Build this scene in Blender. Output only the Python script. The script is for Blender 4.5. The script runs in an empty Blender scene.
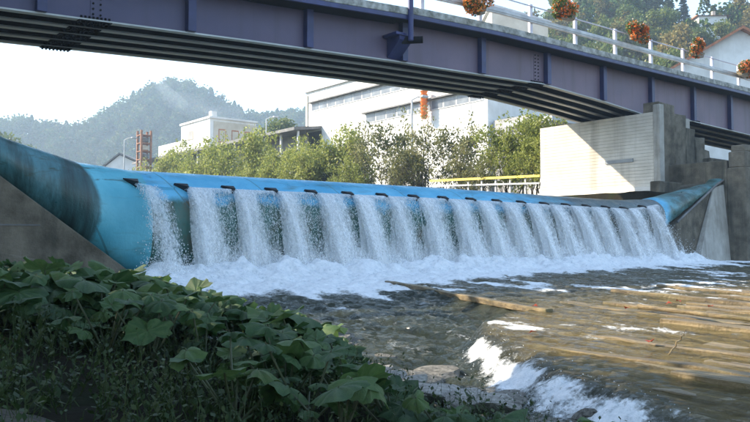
import bpy, math, random
import numpy as np
from mathutils import Matrix, Vector
random.seed(7); RNG = np.random.default_rng(7)
SC = bpy.context.scene
COL = SC.collection

# ------------------------------------------------------------------ camera
# world axes: x runs along the dam crest (to the far bank), y points upstream, z up
CAM = np.array([-6.76, -17.58, 1.6]); FPX = 750.0
PITCH = math.atan(32 / 750); YAW = math.radians(39.1)
cd = bpy.data.cameras.new('camera'); co = bpy.data.objects.new('camera', cd); COL.objects.link(co)
co.location = CAM; co.rotation_euler = (math.pi / 2 + PITCH, 0, -YAW)
cd.lens = 36; cd.sensor_width = 36; cd.clip_end = 6000; cd.clip_start = 0.05
SC.camera = co
_f0 = np.array([math.sin(YAW), math.cos(YAW), 0]); _R = np.array([math.cos(YAW), -math.sin(YAW), 0])
_fw = _f0 * math.cos(PITCH) + np.array([0, 0, math.sin(PITCH)]); _up = np.cross(_R, _fw)
def ray(px, py): return _fw + _R * (px - 375) / FPX + _up * (211 - py) / FPX
def at_y(px, py, y): d = ray(px, py); return CAM + d * ((y - CAM[1]) / d[1])
def at_x(px, py, x): d = ray(px, py); return CAM + d * ((x - CAM[0]) / d[0])
def at_d(px, py, dep): d = ray(px, py); return CAM + d * (dep / d.dot(_f0))

# ------------------------------------------------------------------ sky, sun, exposure
SUN = Vector((-0.85, 1.0, 0.90)).normalized()
w = bpy.data.worlds.new('World'); SC.world = w; w.use_nodes = True
nt = w.node_tree; sky = nt.nodes.new('ShaderNodeTexSky'); sky.sky_type = 'NISHITA'; sky.sun_disc = False
sky.sun_elevation = math.asin(SUN.z); sky.sun_rotation = math.atan2(SUN.x, SUN.y)
sky.air_density = 1.0; sky.dust_density = 0.35; sky.ozone_density = 1.2
tint = nt.nodes.new('ShaderNodeMix'); tint.data_type = 'RGBA'; tint.blend_type = 'MULTIPLY'; tint.inputs[0].default_value = 1.0
tint.inputs[7].default_value = (1.0, .935, .84, 1)      # camera white balance for open shade
nt.links.new(sky.outputs[0], tint.inputs[6]); nt.links.new(tint.outputs[2], nt.nodes['Background'].inputs[0]); nt.nodes['Background'].inputs[1].default_value = 0.15
sl = bpy.data.lights.new('sun', 'SUN'); so = bpy.data.objects.new('sun', sl); COL.objects.link(so)
sl.energy = 3.7; sl.angle = math.radians(0.53); sl.color = (1.0, 0.88, 0.70)
so.rotation_euler = (-SUN).to_track_quat('-Z', 'Y').to_euler(); so.location = SUN * 60
SC.view_settings.view_transform = 'Standard'; SC.view_settings.look = 'None'
SC.view_settings.exposure = 1.9; SC.view_settings.gamma = 1.0; SC.view_settings.use_curve_mapping = False
SC.render.resolution_x = 1024; SC.render.resolution_y = 576
SC.render.engine = 'CYCLES'
SC.cycles.volume_bounces = 1; SC.cycles.max_bounces = 8; SC.cycles.transparent_max_bounces = 24

# ------------------------------------------------------------------ numeric noise
def vnoise(x, y, seed=0):
    x = np.asarray(x, float); y = np.asarray(y, float)
    xi = np.floor(x).astype(np.int64); yi = np.floor(y).astype(np.int64)
    fx = x - xi; fy = y - yi; fx = fx * fx * (3 - 2 * fx); fy = fy * fy * (3 - 2 * fy)
    def h(a, b):
        n = (a * 374761393 + b * 668265263 + seed * 1442695041) & 0x7fffffff
        n = ((n ^ (n >> 13)) * 1274126177) & 0x7fffffff
        return ((n ^ (n >> 16)) & 0xffff) / 65535.0
    return (h(xi, yi) * (1 - fx) + h(xi + 1, yi) * fx) * (1 - fy) + (h(xi, yi + 1) * (1 - fx) + h(xi + 1, yi + 1) * fx) * fy
def fbm(x, y, seed=0, o=4):
    s = 0; a = .5
    for k in range(o):
        s = s + a * vnoise(x * 2 ** k, y * 2 ** k, seed + k * 17); a *= .5
    return s / (1 - .5 ** o)
def sstep(a, b, x): t = np.clip((np.asarray(x, float) - a) / (b - a), 0, 1); return t * t * (3 - 2 * t)

# ------------------------------------------------------------------ object helpers
def meta(o, label=None, cat=None, group=None, kind=None):
    if label: o['label'] = label
    if cat: o['category'] = cat
    if group: o['group'] = group
    if kind: o['kind'] = kind
    return o
def link(name, me, mat=None, parent=None, smooth=False):
    o = bpy.data.objects.new(name, me); COL.objects.link(o)
    if mat is not None and not me.materials: me.materials.append(mat)
    if smooth: me.polygons.foreach_set('use_smooth', np.ones(len(me.polygons), bool))
    if parent is not None:
        o.parent = parent
        # parts are modelled in world coordinates; the parents are un-rotated while building
        p = Vector((0, 0, 0)); q = parent
        while q is not None: p += q.location; q = q.parent
        o.matrix_parent_inverse = Matrix.Translation(-p) if parent.parent is None else Matrix.Translation(-parent.location)
    return o
def empty(name, loc, label, cat, group=None):
    o = bpy.data.objects.new(name, None); COL.objects.link(o); o.location = loc; o.empty_display_size = .3
    return meta(o, label, cat, group)
def pymesh(name, v, f):
    me = bpy.data.meshes.new(name); me.from_pydata([tuple(map(float, p)) for p in v], [], f); me.update(); return me
def npmesh(name, V, F):
    """V (n,3), F (m,k) with constant k"""
    V = np.ascontiguousarray(V, np.float32); F = np.ascontiguousarray(F, np.int32); k = F.shape[1]
    me = bpy.data.meshes.new(name)
    me.vertices.add(len(V)); me.vertices.foreach_set('co', V.ravel())
    me.loops.add(F.size); me.loops.foreach_set('vertex_index', F.ravel())
    me.polygons.add(len(F)); me.polygons.foreach_set('loop_start', np.arange(0, F.size, k, dtype=np.int32))
    try: me.polygons.foreach_set('loop_total', np.full(len(F), k, np.int32))
    except Exception: pass
    me.update(calc_edges=True); me.validate(); return me
def vattr(me, name, vals):
    a = me.attributes.new(name, 'FLOAT', 'POINT'); a.data.foreach_set('value', np.asarray(vals, np.float32))
def grid(nx, ny):
    i, j = np.meshgrid(np.arange(nx - 1), np.arange(ny - 1), indexing='ij'); a = (i * ny + j).ravel()
    return np.stack([a, a + ny, a + ny + 1, a + 1], 1)
class MB:
    def __init__(s): s.v = []; s.f = []
    def add(s, v, f):
        b = len(s.v); s.v += [tuple(p) for p in v]; s.f += [tuple(i + b for i in q) for q in f]; return s
    def box(s, x0, x1, y0, y1, z0, z1):
        return s.hexa([(x0, y0, z0), (x1, y0, z0), (x1, y1, z0), (x0, y1, z0)], [(x0, y0, z1), (x1, y0, z1), (x1, y1, z1), (x0, y1, z1)])
    def hexa(s, lo, hi):
        return s.add(list(lo) + list(hi), [(3, 2, 1, 0), (4, 5, 6, 7), (0, 1, 5, 4), (1, 2, 6, 5), (2, 3, 7, 6), (3, 0, 4, 7)])
    def prism_y(s, poly, y0, y1):          # poly: (x,z), counter-clockwise seen from -y
        n = len(poly); v = [(x, y0, z) for x, z in poly] + [(x, y1, z) for x, z in poly]
        return s.add(v, [tuple(range(n)), tuple(range(2 * n - 1, n - 1, -1))] + [(i, i + n, (i + 1) % n + n, (i + 1) % n) for i in range(n)])
    def prism_x(s, poly, x0, x1):          # poly: (y,z)
        n = len(poly); v = [(x0, y, z) for y, z in poly] + [(x1, y, z) for y, z in poly]
        return s.add(v, [tuple(range(n - 1, -1, -1)), tuple(range(n, 2 * n))] + [(i, (i + 1) % n, (i + 1) % n + n, i + n) for i in range(n)])
    def strip(s, xs, z0, z1, y0, y1):      # a bar along x whose bottom and top follow z0(x), z1(x)
        v = []
        for x in xs: v += [(x, y0, z0(x)), (x, y1, z0(x)), (x, y1, z1(x)), (x, y0, z1(x))]
        f = [(3, 2, 1, 0)]; n = len(xs)
        for i in range(n - 1):
            a = 4 * i; b = a + 4
            for k in range(4): f.append((a + k, a + (k + 1) % 4, b + (k + 1) % 4, b + k))
        e = 4 * (n - 1); f.append((e, e + 1, e + 2, e + 3)); return s.add(v, f)
    def tube(s, pts, r, n=8, cap=True):
        pts = [Vector(p) for p in pts]; rs = r if isinstance(r, (list, tuple)) else [r] * len(pts); v = []
        for i, p in enumerate(pts):
            d = (pts[min(i + 1, len(pts) - 1)] - pts[max(i - 1, 0)]).normalized()
            a = d.cross(Vector((0, 0, 1)) if abs(d.z) < .9 else Vector((1, 0, 0))).normalized(); b = d.cross(a)
            for k in range(n):
                t = 2 * math.pi * k / n; v.append(p + (a * math.cos(t) + b * math.sin(t)) * rs[i])
        f = []
        for i in range(len(pts) - 1):
            for k in range(n): f.append((i * n + k, i * n + (k + 1) % n, (i + 1) * n + (k + 1) % n, (i + 1) * n + k))
        if cap: f += [tuple(range(n - 1, -1, -1)), tuple(range((len(pts) - 1) * n, len(pts) * n))]
        return s.add(v, f)
    def build(s, name, mat, parent=None, smooth=False, bevel=0):
        o = link(name, pymesh(name, s.v, s.f), mat, parent, smooth)
        if bevel:
            m = o.modifiers.new('b', 'BEVEL'); m.width = bevel; m.segments = 2; m.limit_method = 'ANGLE'; m.angle_limit = .6
        return o

# ------------------------------------------------------------------ materials
def ramp(nt, fac, stops):
    r = nt.nodes.new('ShaderNodeValToRGB'); nt.links.new(fac, r.inputs[0]); e = r.color_ramp.elements
    while len(e) < len(stops): e.new(.5)
    for q, (p, c) in zip(e, stops): q.position = p; q.color = (*c, 1) if len(c) == 3 else c
    return r.outputs[0]
def noise(nt, scale, detail=6, rough=.6, coord='Object', stretch=None, dist=0.0):
    tc = nt.nodes.new('ShaderNodeTexCoord'); n = nt.nodes.new('ShaderNodeTexNoise')
    n.inputs['Scale'].default_value = scale; n.inputs['Detail'].default_value = detail; n.inputs['Roughness'].default_value = rough
    n.inputs['Distortion'].default_value = dist
    src = tc.outputs[coord]
    if stretch:
        mp = nt.nodes.new('ShaderNodeMapping'); mp.inputs['Scale'].default_value = stretch; nt.links.new(src, mp.inputs[0]); src = mp.outputs[0]
    nt.links.new(src, n.inputs['Vector']); return n.outputs[0]
def mix(nt, fac, a, b, mode='MIX'):
    m = nt.nodes.new('ShaderNodeMix'); m.data_type = 'RGBA'; m.blend_type = mode
    for s, v in ((m.inputs[0], fac), (m.inputs[6], a), (m.inputs[7], b)):
        if hasattr(v, 'node'): nt.links.new(v, s)
        else: s.default_value = v if not isinstance(v, tuple) else (*v[:3], 1)
    return m.outputs[2]
def math_(nt, op, a, b=None, c=None):
    m = nt.nodes.new('ShaderNodeMath'); m.operation = op
    for i, v in enumerate((a, b, c)):
        if v is None: continue
        if hasattr(v, 'node'): nt.links.new(v, m.inputs[i])
        else: m.inputs[i].default_value = v
    return m.outputs[0]
def bumpn(nt, bs, h, strength, dist=.02):
    b = nt.nodes.new('ShaderNodeBump'); b.inputs['Strength'].default_value = strength; b.inputs['Distance'].default_value = dist
    nt.links.new(h, b.inputs['Height']); nt.links.new(b.outputs[0], bs.inputs['Normal'])
def new(name):
    m = bpy.data.materials.new(name); m.use_nodes = True; return m, m.node_tree, m.node_tree.nodes['Principled BSDF']
def M(name, c1, c2, scale=3, rough=.7, bump=.3, bscale=30, metal=0, stretch=None, streak=None, dist=.02, c3=None, lo=.35, hi=.65):
    m, nt, bs = new(name)
    stops = [(lo, c1), (hi, c2)] if c3 is None else [(lo, c1), ((lo + hi) / 2, c2), (hi, c3)]
    col = ramp(nt, noise(nt, scale, stretch=stretch), stops)
    if streak:   # (colour, scale) long stains running down the surface
        k = ramp(nt, noise(nt, streak[1], 5, .65, stretch=(1, 1, .08)), [(.5, (0, 0, 0)), (.68, (1, 1, 1))])
        col = mix(nt, math_(nt, 'MULTIPLY', k, streak[2] if len(streak) > 2 else .7), col, streak[0])
    nt.links.new(col, bs.inputs['Base Color'])
    bs.inputs['Roughness'].default_value = rough; bs.inputs['Metallic'].default_value = metal
    if bump: bumpn(nt, bs, noise(nt, bscale, 8, .7), bump, dist)
    return m
def leafmat(name, c1, c2, scale=1.5, trans=.35, rough=.5, c3=None, rnd=.5):
    m, nt, bs = new(name)
    g = nt.nodes.new('ShaderNodeNewGeometry'); oi = nt.nodes.new('ShaderNodeObjectInfo')
    f = math_(nt, 'ADD', math_(nt, 'MULTIPLY', noise(nt, scale, 3), .7), math_(nt, 'MULTIPLY', g.outputs['Random Per Island'], rnd))
    f = math_(nt, 'ADD', f, math_(nt, 'MULTIPLY', math_(nt, 'SUBTRACT', oi.outputs['Random'], .5), .3))
    col = ramp(nt, f, [(.2, c1), (.95, c2)] if c3 is None else [(.2, c1), (.6, c2), (1.0, c3)])
    nt.links.new(col, bs.inputs['Base Color']); bs.inputs['Roughness'].default_value = rough; bs.inputs['Specular IOR Level'].default_value = .2
    t = nt.nodes.new('ShaderNodeBsdfTranslucent'); nt.links.new(col, t.inputs[0])
    ms = nt.nodes.new('ShaderNodeMixShader'); ms.inputs[0].default_value = trans
    nt.links.new(bs.outputs[0], ms.inputs[1]); nt.links.new(t.outputs[0], ms.inputs[2])
    nt.links.new(ms.outputs[0], nt.nodes['Material Output'].inputs[0]); return m
MT = {}
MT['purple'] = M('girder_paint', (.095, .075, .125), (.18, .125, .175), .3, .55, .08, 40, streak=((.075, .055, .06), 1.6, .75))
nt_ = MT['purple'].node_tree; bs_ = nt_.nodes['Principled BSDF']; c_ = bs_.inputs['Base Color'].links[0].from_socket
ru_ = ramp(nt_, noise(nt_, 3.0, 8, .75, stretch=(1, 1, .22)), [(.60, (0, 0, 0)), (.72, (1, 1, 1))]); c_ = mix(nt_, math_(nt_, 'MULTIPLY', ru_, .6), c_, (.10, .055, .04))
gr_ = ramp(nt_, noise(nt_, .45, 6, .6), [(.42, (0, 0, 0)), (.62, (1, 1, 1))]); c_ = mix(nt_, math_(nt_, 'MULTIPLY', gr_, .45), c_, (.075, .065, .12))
tc_ = nt_.nodes.new('ShaderNodeTexCoord'); sp_ = nt_.nodes.new('ShaderNodeSeparateXYZ'); nt_.links.new(tc_.outputs['Object'], sp_.inputs[0])   # navy on the left spans, blending to mauve to the right
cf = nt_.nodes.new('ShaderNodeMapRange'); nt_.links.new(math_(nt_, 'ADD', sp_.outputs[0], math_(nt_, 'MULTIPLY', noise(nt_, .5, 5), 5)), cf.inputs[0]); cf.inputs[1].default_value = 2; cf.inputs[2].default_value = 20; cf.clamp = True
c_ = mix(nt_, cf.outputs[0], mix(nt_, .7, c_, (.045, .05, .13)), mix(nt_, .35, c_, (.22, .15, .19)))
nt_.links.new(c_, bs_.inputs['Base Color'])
MT['blue'] = M('blue_steel_paint', (.013, .018, .085), (.026, .034, .14), 2, .45, .08, 40, streak=((.02, .02, .07), 1.5, .5))
MT['flange'] = M('flange_paint', (.38, .39, .38), (.56, .57, .55), 1.5, .5, .1, 30, stretch=(.3, 1, 1))
MT['dark'] = M('dark_shaded_steel', (.003, .003, .004), (.007, .0065, .008), 3, .6, .1, 40)  # near-black also paints in the shade between girders and under the deck
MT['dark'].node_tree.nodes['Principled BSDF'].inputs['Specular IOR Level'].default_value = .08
MT['concrete'] = M('concrete', (.30, .28, .24), (.46, .44, .40), 1.2, .9, .5, 18, streak=((.14, .13, .11), 1.6, .7))
MT['board'] = M('board_marked_concrete', (.52, .48, .41), (.68, .64, .57), .8, .9, .35, 25, streak=((.26, .23, .19), 1.3, .5))
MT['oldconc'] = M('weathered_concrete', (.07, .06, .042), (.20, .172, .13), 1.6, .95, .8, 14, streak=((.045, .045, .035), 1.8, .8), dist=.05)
MT['curb'] = M('curb_concrete', (.16, .16, .13), (.50, .49, .46), 3.5, .9, .4, 25)
MT['rail'] = M('galvanised_rail', (.34, .33, .33), (.52, .51, .50), 2, .45, .1, 40, metal=.3)
MT['post'] = M('post_paint', (.52, .48, .55), (.68, .65, .70), 2, .5, .1, 40)
MT['white'] = M('white_render', (.62, .60, .56), (.78, .77, .74), .5, .85, .1, 20, streak=((.5, .48, .44), .7, .5))
MT['strip'] = M('window_band', (.10, .11, .13), (.22, .24, .26), .7, .25, .02, 10)
MT['mullion'] = M('grey_mullion', (.40, .40, .40), (.55, .55, .55), 1, .6, .05, 10)
MT['greywall'] = M('grey_wall', (.25, .24, .23), (.36, .35, .34), .8, .85, .2, 20)
MT['tan'] = M('pale_tan_render', (.46, .40, .31), (.60, .54, .44), .5, .85, .2, 15)
MT['roof'] = M('roof_sheet', (.10, .10, .10), (.20, .19, .18), 1, .7, .2, 20)
MT['tile'] = M('roof_tile', (.30, .11, .05), (.45, .19, .09), 3, .8, .5, 25)
MT['rust'] = M('rusty_orange_steel', (.17, .075, .04), (.32, .14, .07), 2, .8, .3, 20)
MT['orange'] = M('orange_plastic', (.62, .16, .02), (.75, .22, .04), 2, .45, .05, 20)
MT['yellow'] = M('yellow_paint', (.62, .47, .05), (.78, .62, .12), 2, .5, .1, 30)
MT['glass'] = M('dark_glass', (.03, .04, .05), (.06, .07, .08), 1, .08, 0)
MT['bark'] = M('bark', (.07, .055, .04), (.16, .13, .10), 8, .9, .8, 20)
MT['wood'] = M('wet_timber', (.05, .036, .018), (.19, .135, .06), 2.2, .38, 1.0, 14, stretch=(7, .5, 7), dist=.04, c3=(.36, .27, .14), lo=.3, hi=.72)
nt_ = MT['wood'].node_tree; bs_ = nt_.nodes['Principled BSDF']; c_ = bs_.inputs['Base Color'].links[0].from_socket
mo = ramp(nt_, noise(nt_, 1.3, 8, .72), [(.50, (0, 0, 0)), (.66, (1, 1, 1))]); c_ = mix(nt_, math_(nt_, 'MULTIPLY', mo, .7), c_, (.11, .10, .03))
dk = ramp(nt_, noise(nt_, .8, 8, .75, stretch=(3, .7, 1)), [(.54, (0, 0, 0)), (.64, (1, 1, 1))]); c_ = mix(nt_, math_(nt_, 'MULTIPLY', dk, .75), c_, (.035, .026, .014))
nt_.links.new(c_, bs_.inputs['Base Color'])
MT['rock'] = M('pale_rock', (.08, .075, .06), (.30, .28, .24), 5, .85, .9, 12, dist=.06)
MT['rubber'] = M('black_rubber', (.008, .008, .009), (.02, .02, .022), 4, .5, .2, 30)
MT['leaf_bush'] = leafmat('bush_leaf', (.12, .15, .03), (.25, .28, .06), 1.2, .45, c3=(.36, .36, .11))
MT['leaf_olive'] = leafmat('olive_leaf', (.10, .11, .04), (.21, .21, .075), 1.2, .4, c3=(.30, .26, .13))
MT['leaf_tree'] = leafmat('tree_leaf', (.05, .085, .02), (.12, .165, .04), .5, .35, c3=(.23, .22, .06))
MT['leaf_autumn'] = leafmat('autumn_leaf', (.08, .09, .03), (.19, .16, .04), .5, .35, c3=(.30, .20, .06))
MT['leaf_fir'] = leafmat('fir_leaf', (.018, .035, .018), (.045, .07, .03), .5, .1)
MT['stem'] = M('green_stem', (.03, .05, .018), (.07, .07, .03), 6, .6, .2, 30)
MT['bud'] = leafmat('flower_leaf', (.06, .10, .02), (.14, .18, .04), 3, .3)
MT['red'] = leafmat('red_petal', (.62, .09, .012), (.76, .20, .025), 6, .3, c3=(.82, .36, .07))
MT['pink'] = leafmat('pale_petal', (.75, .45, .35), (.85, .72, .62), 6, .3)
MT['fallen'] = leafmat('fallen_red_leaf', (.22, .03, .015), (.38, .08, .03), 6, .2)

def mat_ground():
    m, nt, bs = new('bank_soil')
    c = ramp(nt, noise(nt, .9, 8, .65), [(.3, (.010, .010, .006)), (.5, (.022, .019, .012)), (.62, (.018, .024, .01)), (.75, (.05, .044, .028))])
    nt.links.new(c, bs.inputs['Base Color']); bs.inputs['Roughness'].default_value = .95; bs.inputs['Specular IOR Level'].default_value = .1
    bumpn(nt, bs, noise(nt, 9, 10, .7), .9, .08); return m
MT['ground'] = mat_ground()
def mat_hill():
    m, nt, bs = new('hill_floor')
    c = ramp(nt, noise(nt, .03, 8, .65), [(.3, (.025, .04, .015)), (.6, (.06, .07, .025))])
    nt.links.new(c, bs.inputs['Base Color']); bs.inputs['Roughness'].default_value = 1; return m
MT['hill'] = mat_hill()
def mat_fabric():
    """blue coated rubber: algae on the wet face, grimy ends where nothing washes it"""
    m, nt, bs = new('blue_rubber_fabric')
    tc = nt.nodes.new('ShaderNodeTexCoord'); sp = nt.nodes.new('ShaderNodeSeparateXYZ'); nt.links.new(tc.outputs['Object'], sp.inputs[0])
    x, z = sp.outputs[0], sp.outputs[2]
    blue = ramp(nt, noise(nt, .9, 5), [(.35, (.07, .35, .56)), (.65, (.15, .49, .70))])
    pale = ramp(nt, noise(nt, 1.2, 5), [(.35, (.07, .36, .47)), (.65, (.13, .46, .56))])
    # lower wet face: algae
    al = nt.nodes.new('ShaderNodeMapRange'); nt.links.new(math_(nt, 'ADD', z, math_(nt, 'MULTIPLY', noise(nt, 2.2, 6), .7)), al.inputs[0])
    al.inputs[1].default_value = 3.05; al.inputs[2].default_value = 2.85; al.clamp = True
    alg = ramp(nt, noise(nt, 1.6, 6, .7, stretch=(1, 1, .5)), [(.35, (.035, .05, .02)), (.5, (.03, .12, .10)), (.66, (.09, .075, .04))])
    inx = math_(nt, 'MULTIPLY', math_(nt, 'GREATER_THAN', x, 0.0), math_(nt, 'LESS_THAN', x, 21.2))
    col = mix(nt, math_(nt, 'MULTIPLY', al.outputs[0], inx), blue, alg)
    cone = math_(nt, 'LESS_THAN', x, math_(nt, 'ADD', 0.02, math_(nt, 'MULTIPLY', noise(nt, 2, 3), .1)))
    col = mix(nt, cone, col, pale)
    br_ = nt.nodes.new('ShaderNodeMapRange'); nt.links.new(math_(nt, 'ADD', x, math_(nt, 'MULTIPLY', math_(nt, 'SUBTRACT', noise(nt, 1.1, 7, .7, stretch=(.5, 1.5, 3)), .5), 14)), br_.inputs[0])
    br_.inputs[1].default_value = 12; br_.inputs[2].default_value = 17; br_.inputs[4].default_value = .85; br_.clamp = True
    col = mix(nt, math_(nt, 'MULTIPLY', br_.outputs[0], math_(nt, 'LESS_THAN', x, 22.0)), col, ramp(nt, noise(nt, 2.5, 6, .7), [(.35, (.06, .05, .03)), (.65, (.17, .13, .075))]))
    scum = ramp(nt, noise(nt, 1.7, 8, .72, stretch=(.35, 1, 2.5), dist=.5), [(.52, (0, 0, 0)), (.68, (1, 1, 1))])
    col = mix(nt, math_(nt, 'MULTIPLY', scum, .55), col, (.07, .12, .09))
    # welded seams across the skin
    sm_ = math_(nt, 'LESS_THAN', math_(nt, 'FRACT', math_(nt, 'ADD', math_(nt, 'MULTIPLY', x, .405), math_(nt, 'MULTIPLY', z, .25))), .018)
    col = mix(nt, math_(nt, 'MULTIPLY', sm_, .6), col, (.05, .14, .15))
    # grimy left end: curved edge
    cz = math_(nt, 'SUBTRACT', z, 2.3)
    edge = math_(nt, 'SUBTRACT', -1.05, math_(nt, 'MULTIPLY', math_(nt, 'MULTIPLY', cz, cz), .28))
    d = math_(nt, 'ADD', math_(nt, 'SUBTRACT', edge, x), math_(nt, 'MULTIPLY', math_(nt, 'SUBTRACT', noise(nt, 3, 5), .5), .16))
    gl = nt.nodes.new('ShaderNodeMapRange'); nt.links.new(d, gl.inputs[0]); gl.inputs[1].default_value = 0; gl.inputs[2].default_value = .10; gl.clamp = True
    gr = nt.nodes.new('ShaderNodeMapRange'); nt.links.new(math_(nt, 'ADD', x, math_(nt, 'MULTIPLY', noise(nt, 2, 5), .8)), gr.inputs[0]); gr.inputs[1].default_value = 22.6; gr.inputs[2].default_value = 23.0; gr.clamp = True
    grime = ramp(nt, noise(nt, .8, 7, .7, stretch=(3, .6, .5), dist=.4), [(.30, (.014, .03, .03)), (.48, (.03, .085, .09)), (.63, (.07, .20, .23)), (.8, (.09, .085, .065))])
    grime_r = ramp(nt, noise(nt, 1.3, 7, .7, stretch=(.8, .6, 1.6), dist=.6), [(.3, (.02, .035, .025)), (.46, (.05, .11, .10)), (.6, (.10, .24, .27)), (.75, (.13, .38, .46))])
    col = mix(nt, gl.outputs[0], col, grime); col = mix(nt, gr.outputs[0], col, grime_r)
    # dark scuffs near the shoulder
    sc = ramp(nt, noise(nt, 2.4, 7, .7, stretch=(.6, 1, 2.2), dist=.8), [(.56, (0, 0, 0)), (.66, (1, 1, 1))])
    shd = math_(nt, 'MULTIPLY', math_(nt, 'LESS_THAN', x, 0.4), math_(nt, 'GREATER_THAN', z, 2.95))
    col = mix(nt, math_(nt, 'MULTIPLY', sc, math_(nt, 'MULTIPLY', shd, .8)), col, (.03, .045, .02))
    nt.links.new(col, bs.inputs['Base Color']); rr = ramp(nt, noise(nt, 3, 6), [(.3, (.25,) * 3), (.7, (.6,) * 3)]); nt.links.new(rr, bs.inputs['Roughness'])
    bumpn(nt, bs, math_(nt, 'ADD', noise(nt, 2.2, 6, .6, stretch=(1, .6, .6)), math_(nt, 'MULTIPLY', noise(nt, 14, 4), .2)), .45, .06); return m
MT['fabric'] = mat_fabric()
def mat_river():
    m, nt, bs = new('river_water')
    at = nt.nodes.new('ShaderNodeAttribute'); at.attribute_name = 'foam'
    fine = noise(nt, 14, 8, .75); mid = noise(nt, 3.5, 6, .7, dist=.6)
    f = math_(nt, 'ADD', at.outputs['Fac'], math_(nt, 'MULTIPLY', math_(nt, 'SUBTRACT', math_(nt, 'ADD', math_(nt, 'MULTIPLY', fine, .6), math_(nt, 'MULTIPLY', mid, .4)), .5), 1.5))
    fm = nt.nodes.new('ShaderNodeMapRange'); nt.links.new(f, fm.inputs[0]); fm.inputs[1].default_value = .42; fm.inputs[2].default_value = .68; fm.clamp = True
    wc = ramp(nt, noise(nt, .7, 5), [(.35, (.045, .058, .042)), (.65, (.095, .108, .08))])
    fc = ramp(nt, noise(nt, 9, 7, .75), [(.32, (.50, .55, .58)), (.44, (.80, .83, .85)), (.58, (.93, .94, .95))])
    sh = nt.nodes.new('ShaderNodeAttribute'); sh.attribute_name = 'shallow'
    bed = ramp(nt, noise(nt, 1.6, 7, .7, stretch=(4, .4, 1)), [(.32, (.07, .052, .022)), (.5, (.21, .16, .065)), (.68, (.40, .31, .14))])
    wc = mix(nt, sh.outputs['Fac'], wc, bed)
    col = mix(nt, fm.outputs[0], wc, fc)
    nt.links.new(col, bs.inputs['Base Color'])
    rg = nt.nodes.new('ShaderNodeMapRange'); nt.links.new(fm.outputs[0], rg.inputs[0]); rg.inputs[3].default_value = .05; rg.inputs[4].default_value = .75
    nt.links.new(rg.outputs[0], bs.inputs['Roughness']); bs.inputs['IOR'].default_value = 1.33
    h = math_(nt, 'ADD', noise(nt, 8, 7, .72, stretch=(1.25, .6, 1), dist=.3), math_(nt, 'MULTIPLY', noise(nt, 30, 5, .75), .35))
    bumpn(nt, bs, h, 1.0, .34); bn = bs.inputs['Normal'].links[0].from_node; st_ = nt.nodes.new('ShaderNodeMapRange'); nt.links.new(fm.outputs[0], st_.inputs[0]); st_.inputs[3].default_value = 1.0; st_.inputs[4].default_value = .5; nt.links.new(st_.outputs[0], bn.inputs['Strength']); return m
MT['river'] = mat_river()
def mat_fall():
    m, nt, bs = new('falling_water')
    a1 = nt.nodes.new('ShaderNodeAttribute'); a1.attribute_name = 'fall'   # metres fallen
    a2 = nt.nodes.new('ShaderNodeAttribute'); a2.attribute_name = 'across'
    a3 = nt.nodes.new('ShaderNodeAttribute'); a3.attribute_name = 'dens'
    cb = nt.nodes.new('ShaderNodeCombineXYZ'); nt.links.new(a2.outputs['Fac'], cb.inputs[0]); nt.links.new(a1.outputs['Fac'], cb.inputs[1])
    def nz(sx, sy, sc, det):
        mp = nt.nodes.new('ShaderNodeMapping'); mp.inputs['Scale'].default_value = (sx, sy, 1); nt.links.new(cb.outputs[0], mp.inputs[0])
        n = nt.nodes.new('ShaderNodeTexNoise'); n.inputs['Scale'].default_value = sc; n.inputs['Detail'].default_value = det; n.inputs['Roughness'].default_value = .75
        n.inputs['Distortion'].default_value = .35; nt.links.new(mp.outputs[0], n.inputs['Vector']); return n.outputs[0]
    n1 = nz(1, .32, 6, 7); n2 = nz(1, .6, 22, 5)
    v = math_(nt, 'ADD', math_(nt, 'MULTIPLY', n1, .45), math_(nt, 'MULTIPLY', n2, .55))
    v = math_(nt, 'ADD', v, math_(nt, 'MULTIPLY', math_(nt, 'SUBTRACT', a3.outputs['Fac'], .5), .5))
    al = nt.nodes.new('ShaderNodeMapRange'); nt.links.new(v, al.inputs[0]); al.inputs[1].default_value = .43; al.inputs[2].default_value = .60; al.inputs[4].default_value = .97; al.clamp = True
    bs.inputs['Base Color'].default_value = (.97, .98, .985, 1); bs.inputs['Roughness'].default_value = .4
    bumpn(nt, bs, v, .4, .04)
    tl = nt.nodes.new('ShaderNodeBsdfTranslucent'); tl.inputs[0].default_value = (.975, .985, .99, 1)
    m1 = nt.nodes.new('ShaderNodeMixShader'); m1.inputs[0].default_value = .5; nt.links.new(bs.outputs[0], m1.inputs[1]); nt.links.new(tl.outputs[0], m1.inputs[2])
    tr = nt.nodes.new('ShaderNodeBsdfTransparent'); m2 = nt.nodes.new('ShaderNodeMixShader')
    nt.links.new(al.outputs[0], m2.inputs[0]); nt.links.new(tr.outputs[0], m2.inputs[1]); nt.links.new(m1.outputs[0], m2.inputs[2])
    nt.links.new(m2.outputs[0], nt.nodes['Material Output'].inputs[0]); return m
MT['fall'] = mat_fall()
def mat_drop():
    m, nt, bs = new('water_droplets'); bs.inputs['Base Color'].default_value = (.97, .98, .985, 1); bs.inputs['Roughness'].default_value = .2
    tl = nt.nodes.new('ShaderNodeBsdfTranslucent'); tl.inputs[0].default_value = (.975, .985, .99, 1)
    m1 = nt.nodes.new('ShaderNodeMixShader'); m1.inputs[0].default_value = .4; nt.links.new(bs.outputs[0], m1.inputs[1]); nt.links.new(tl.outputs[0], m1.inputs[2])
    nt.links.new(m1.outputs[0], nt.nodes['Material Output'].inputs[0]); return m
MT['drop'] = mat_drop()
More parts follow.
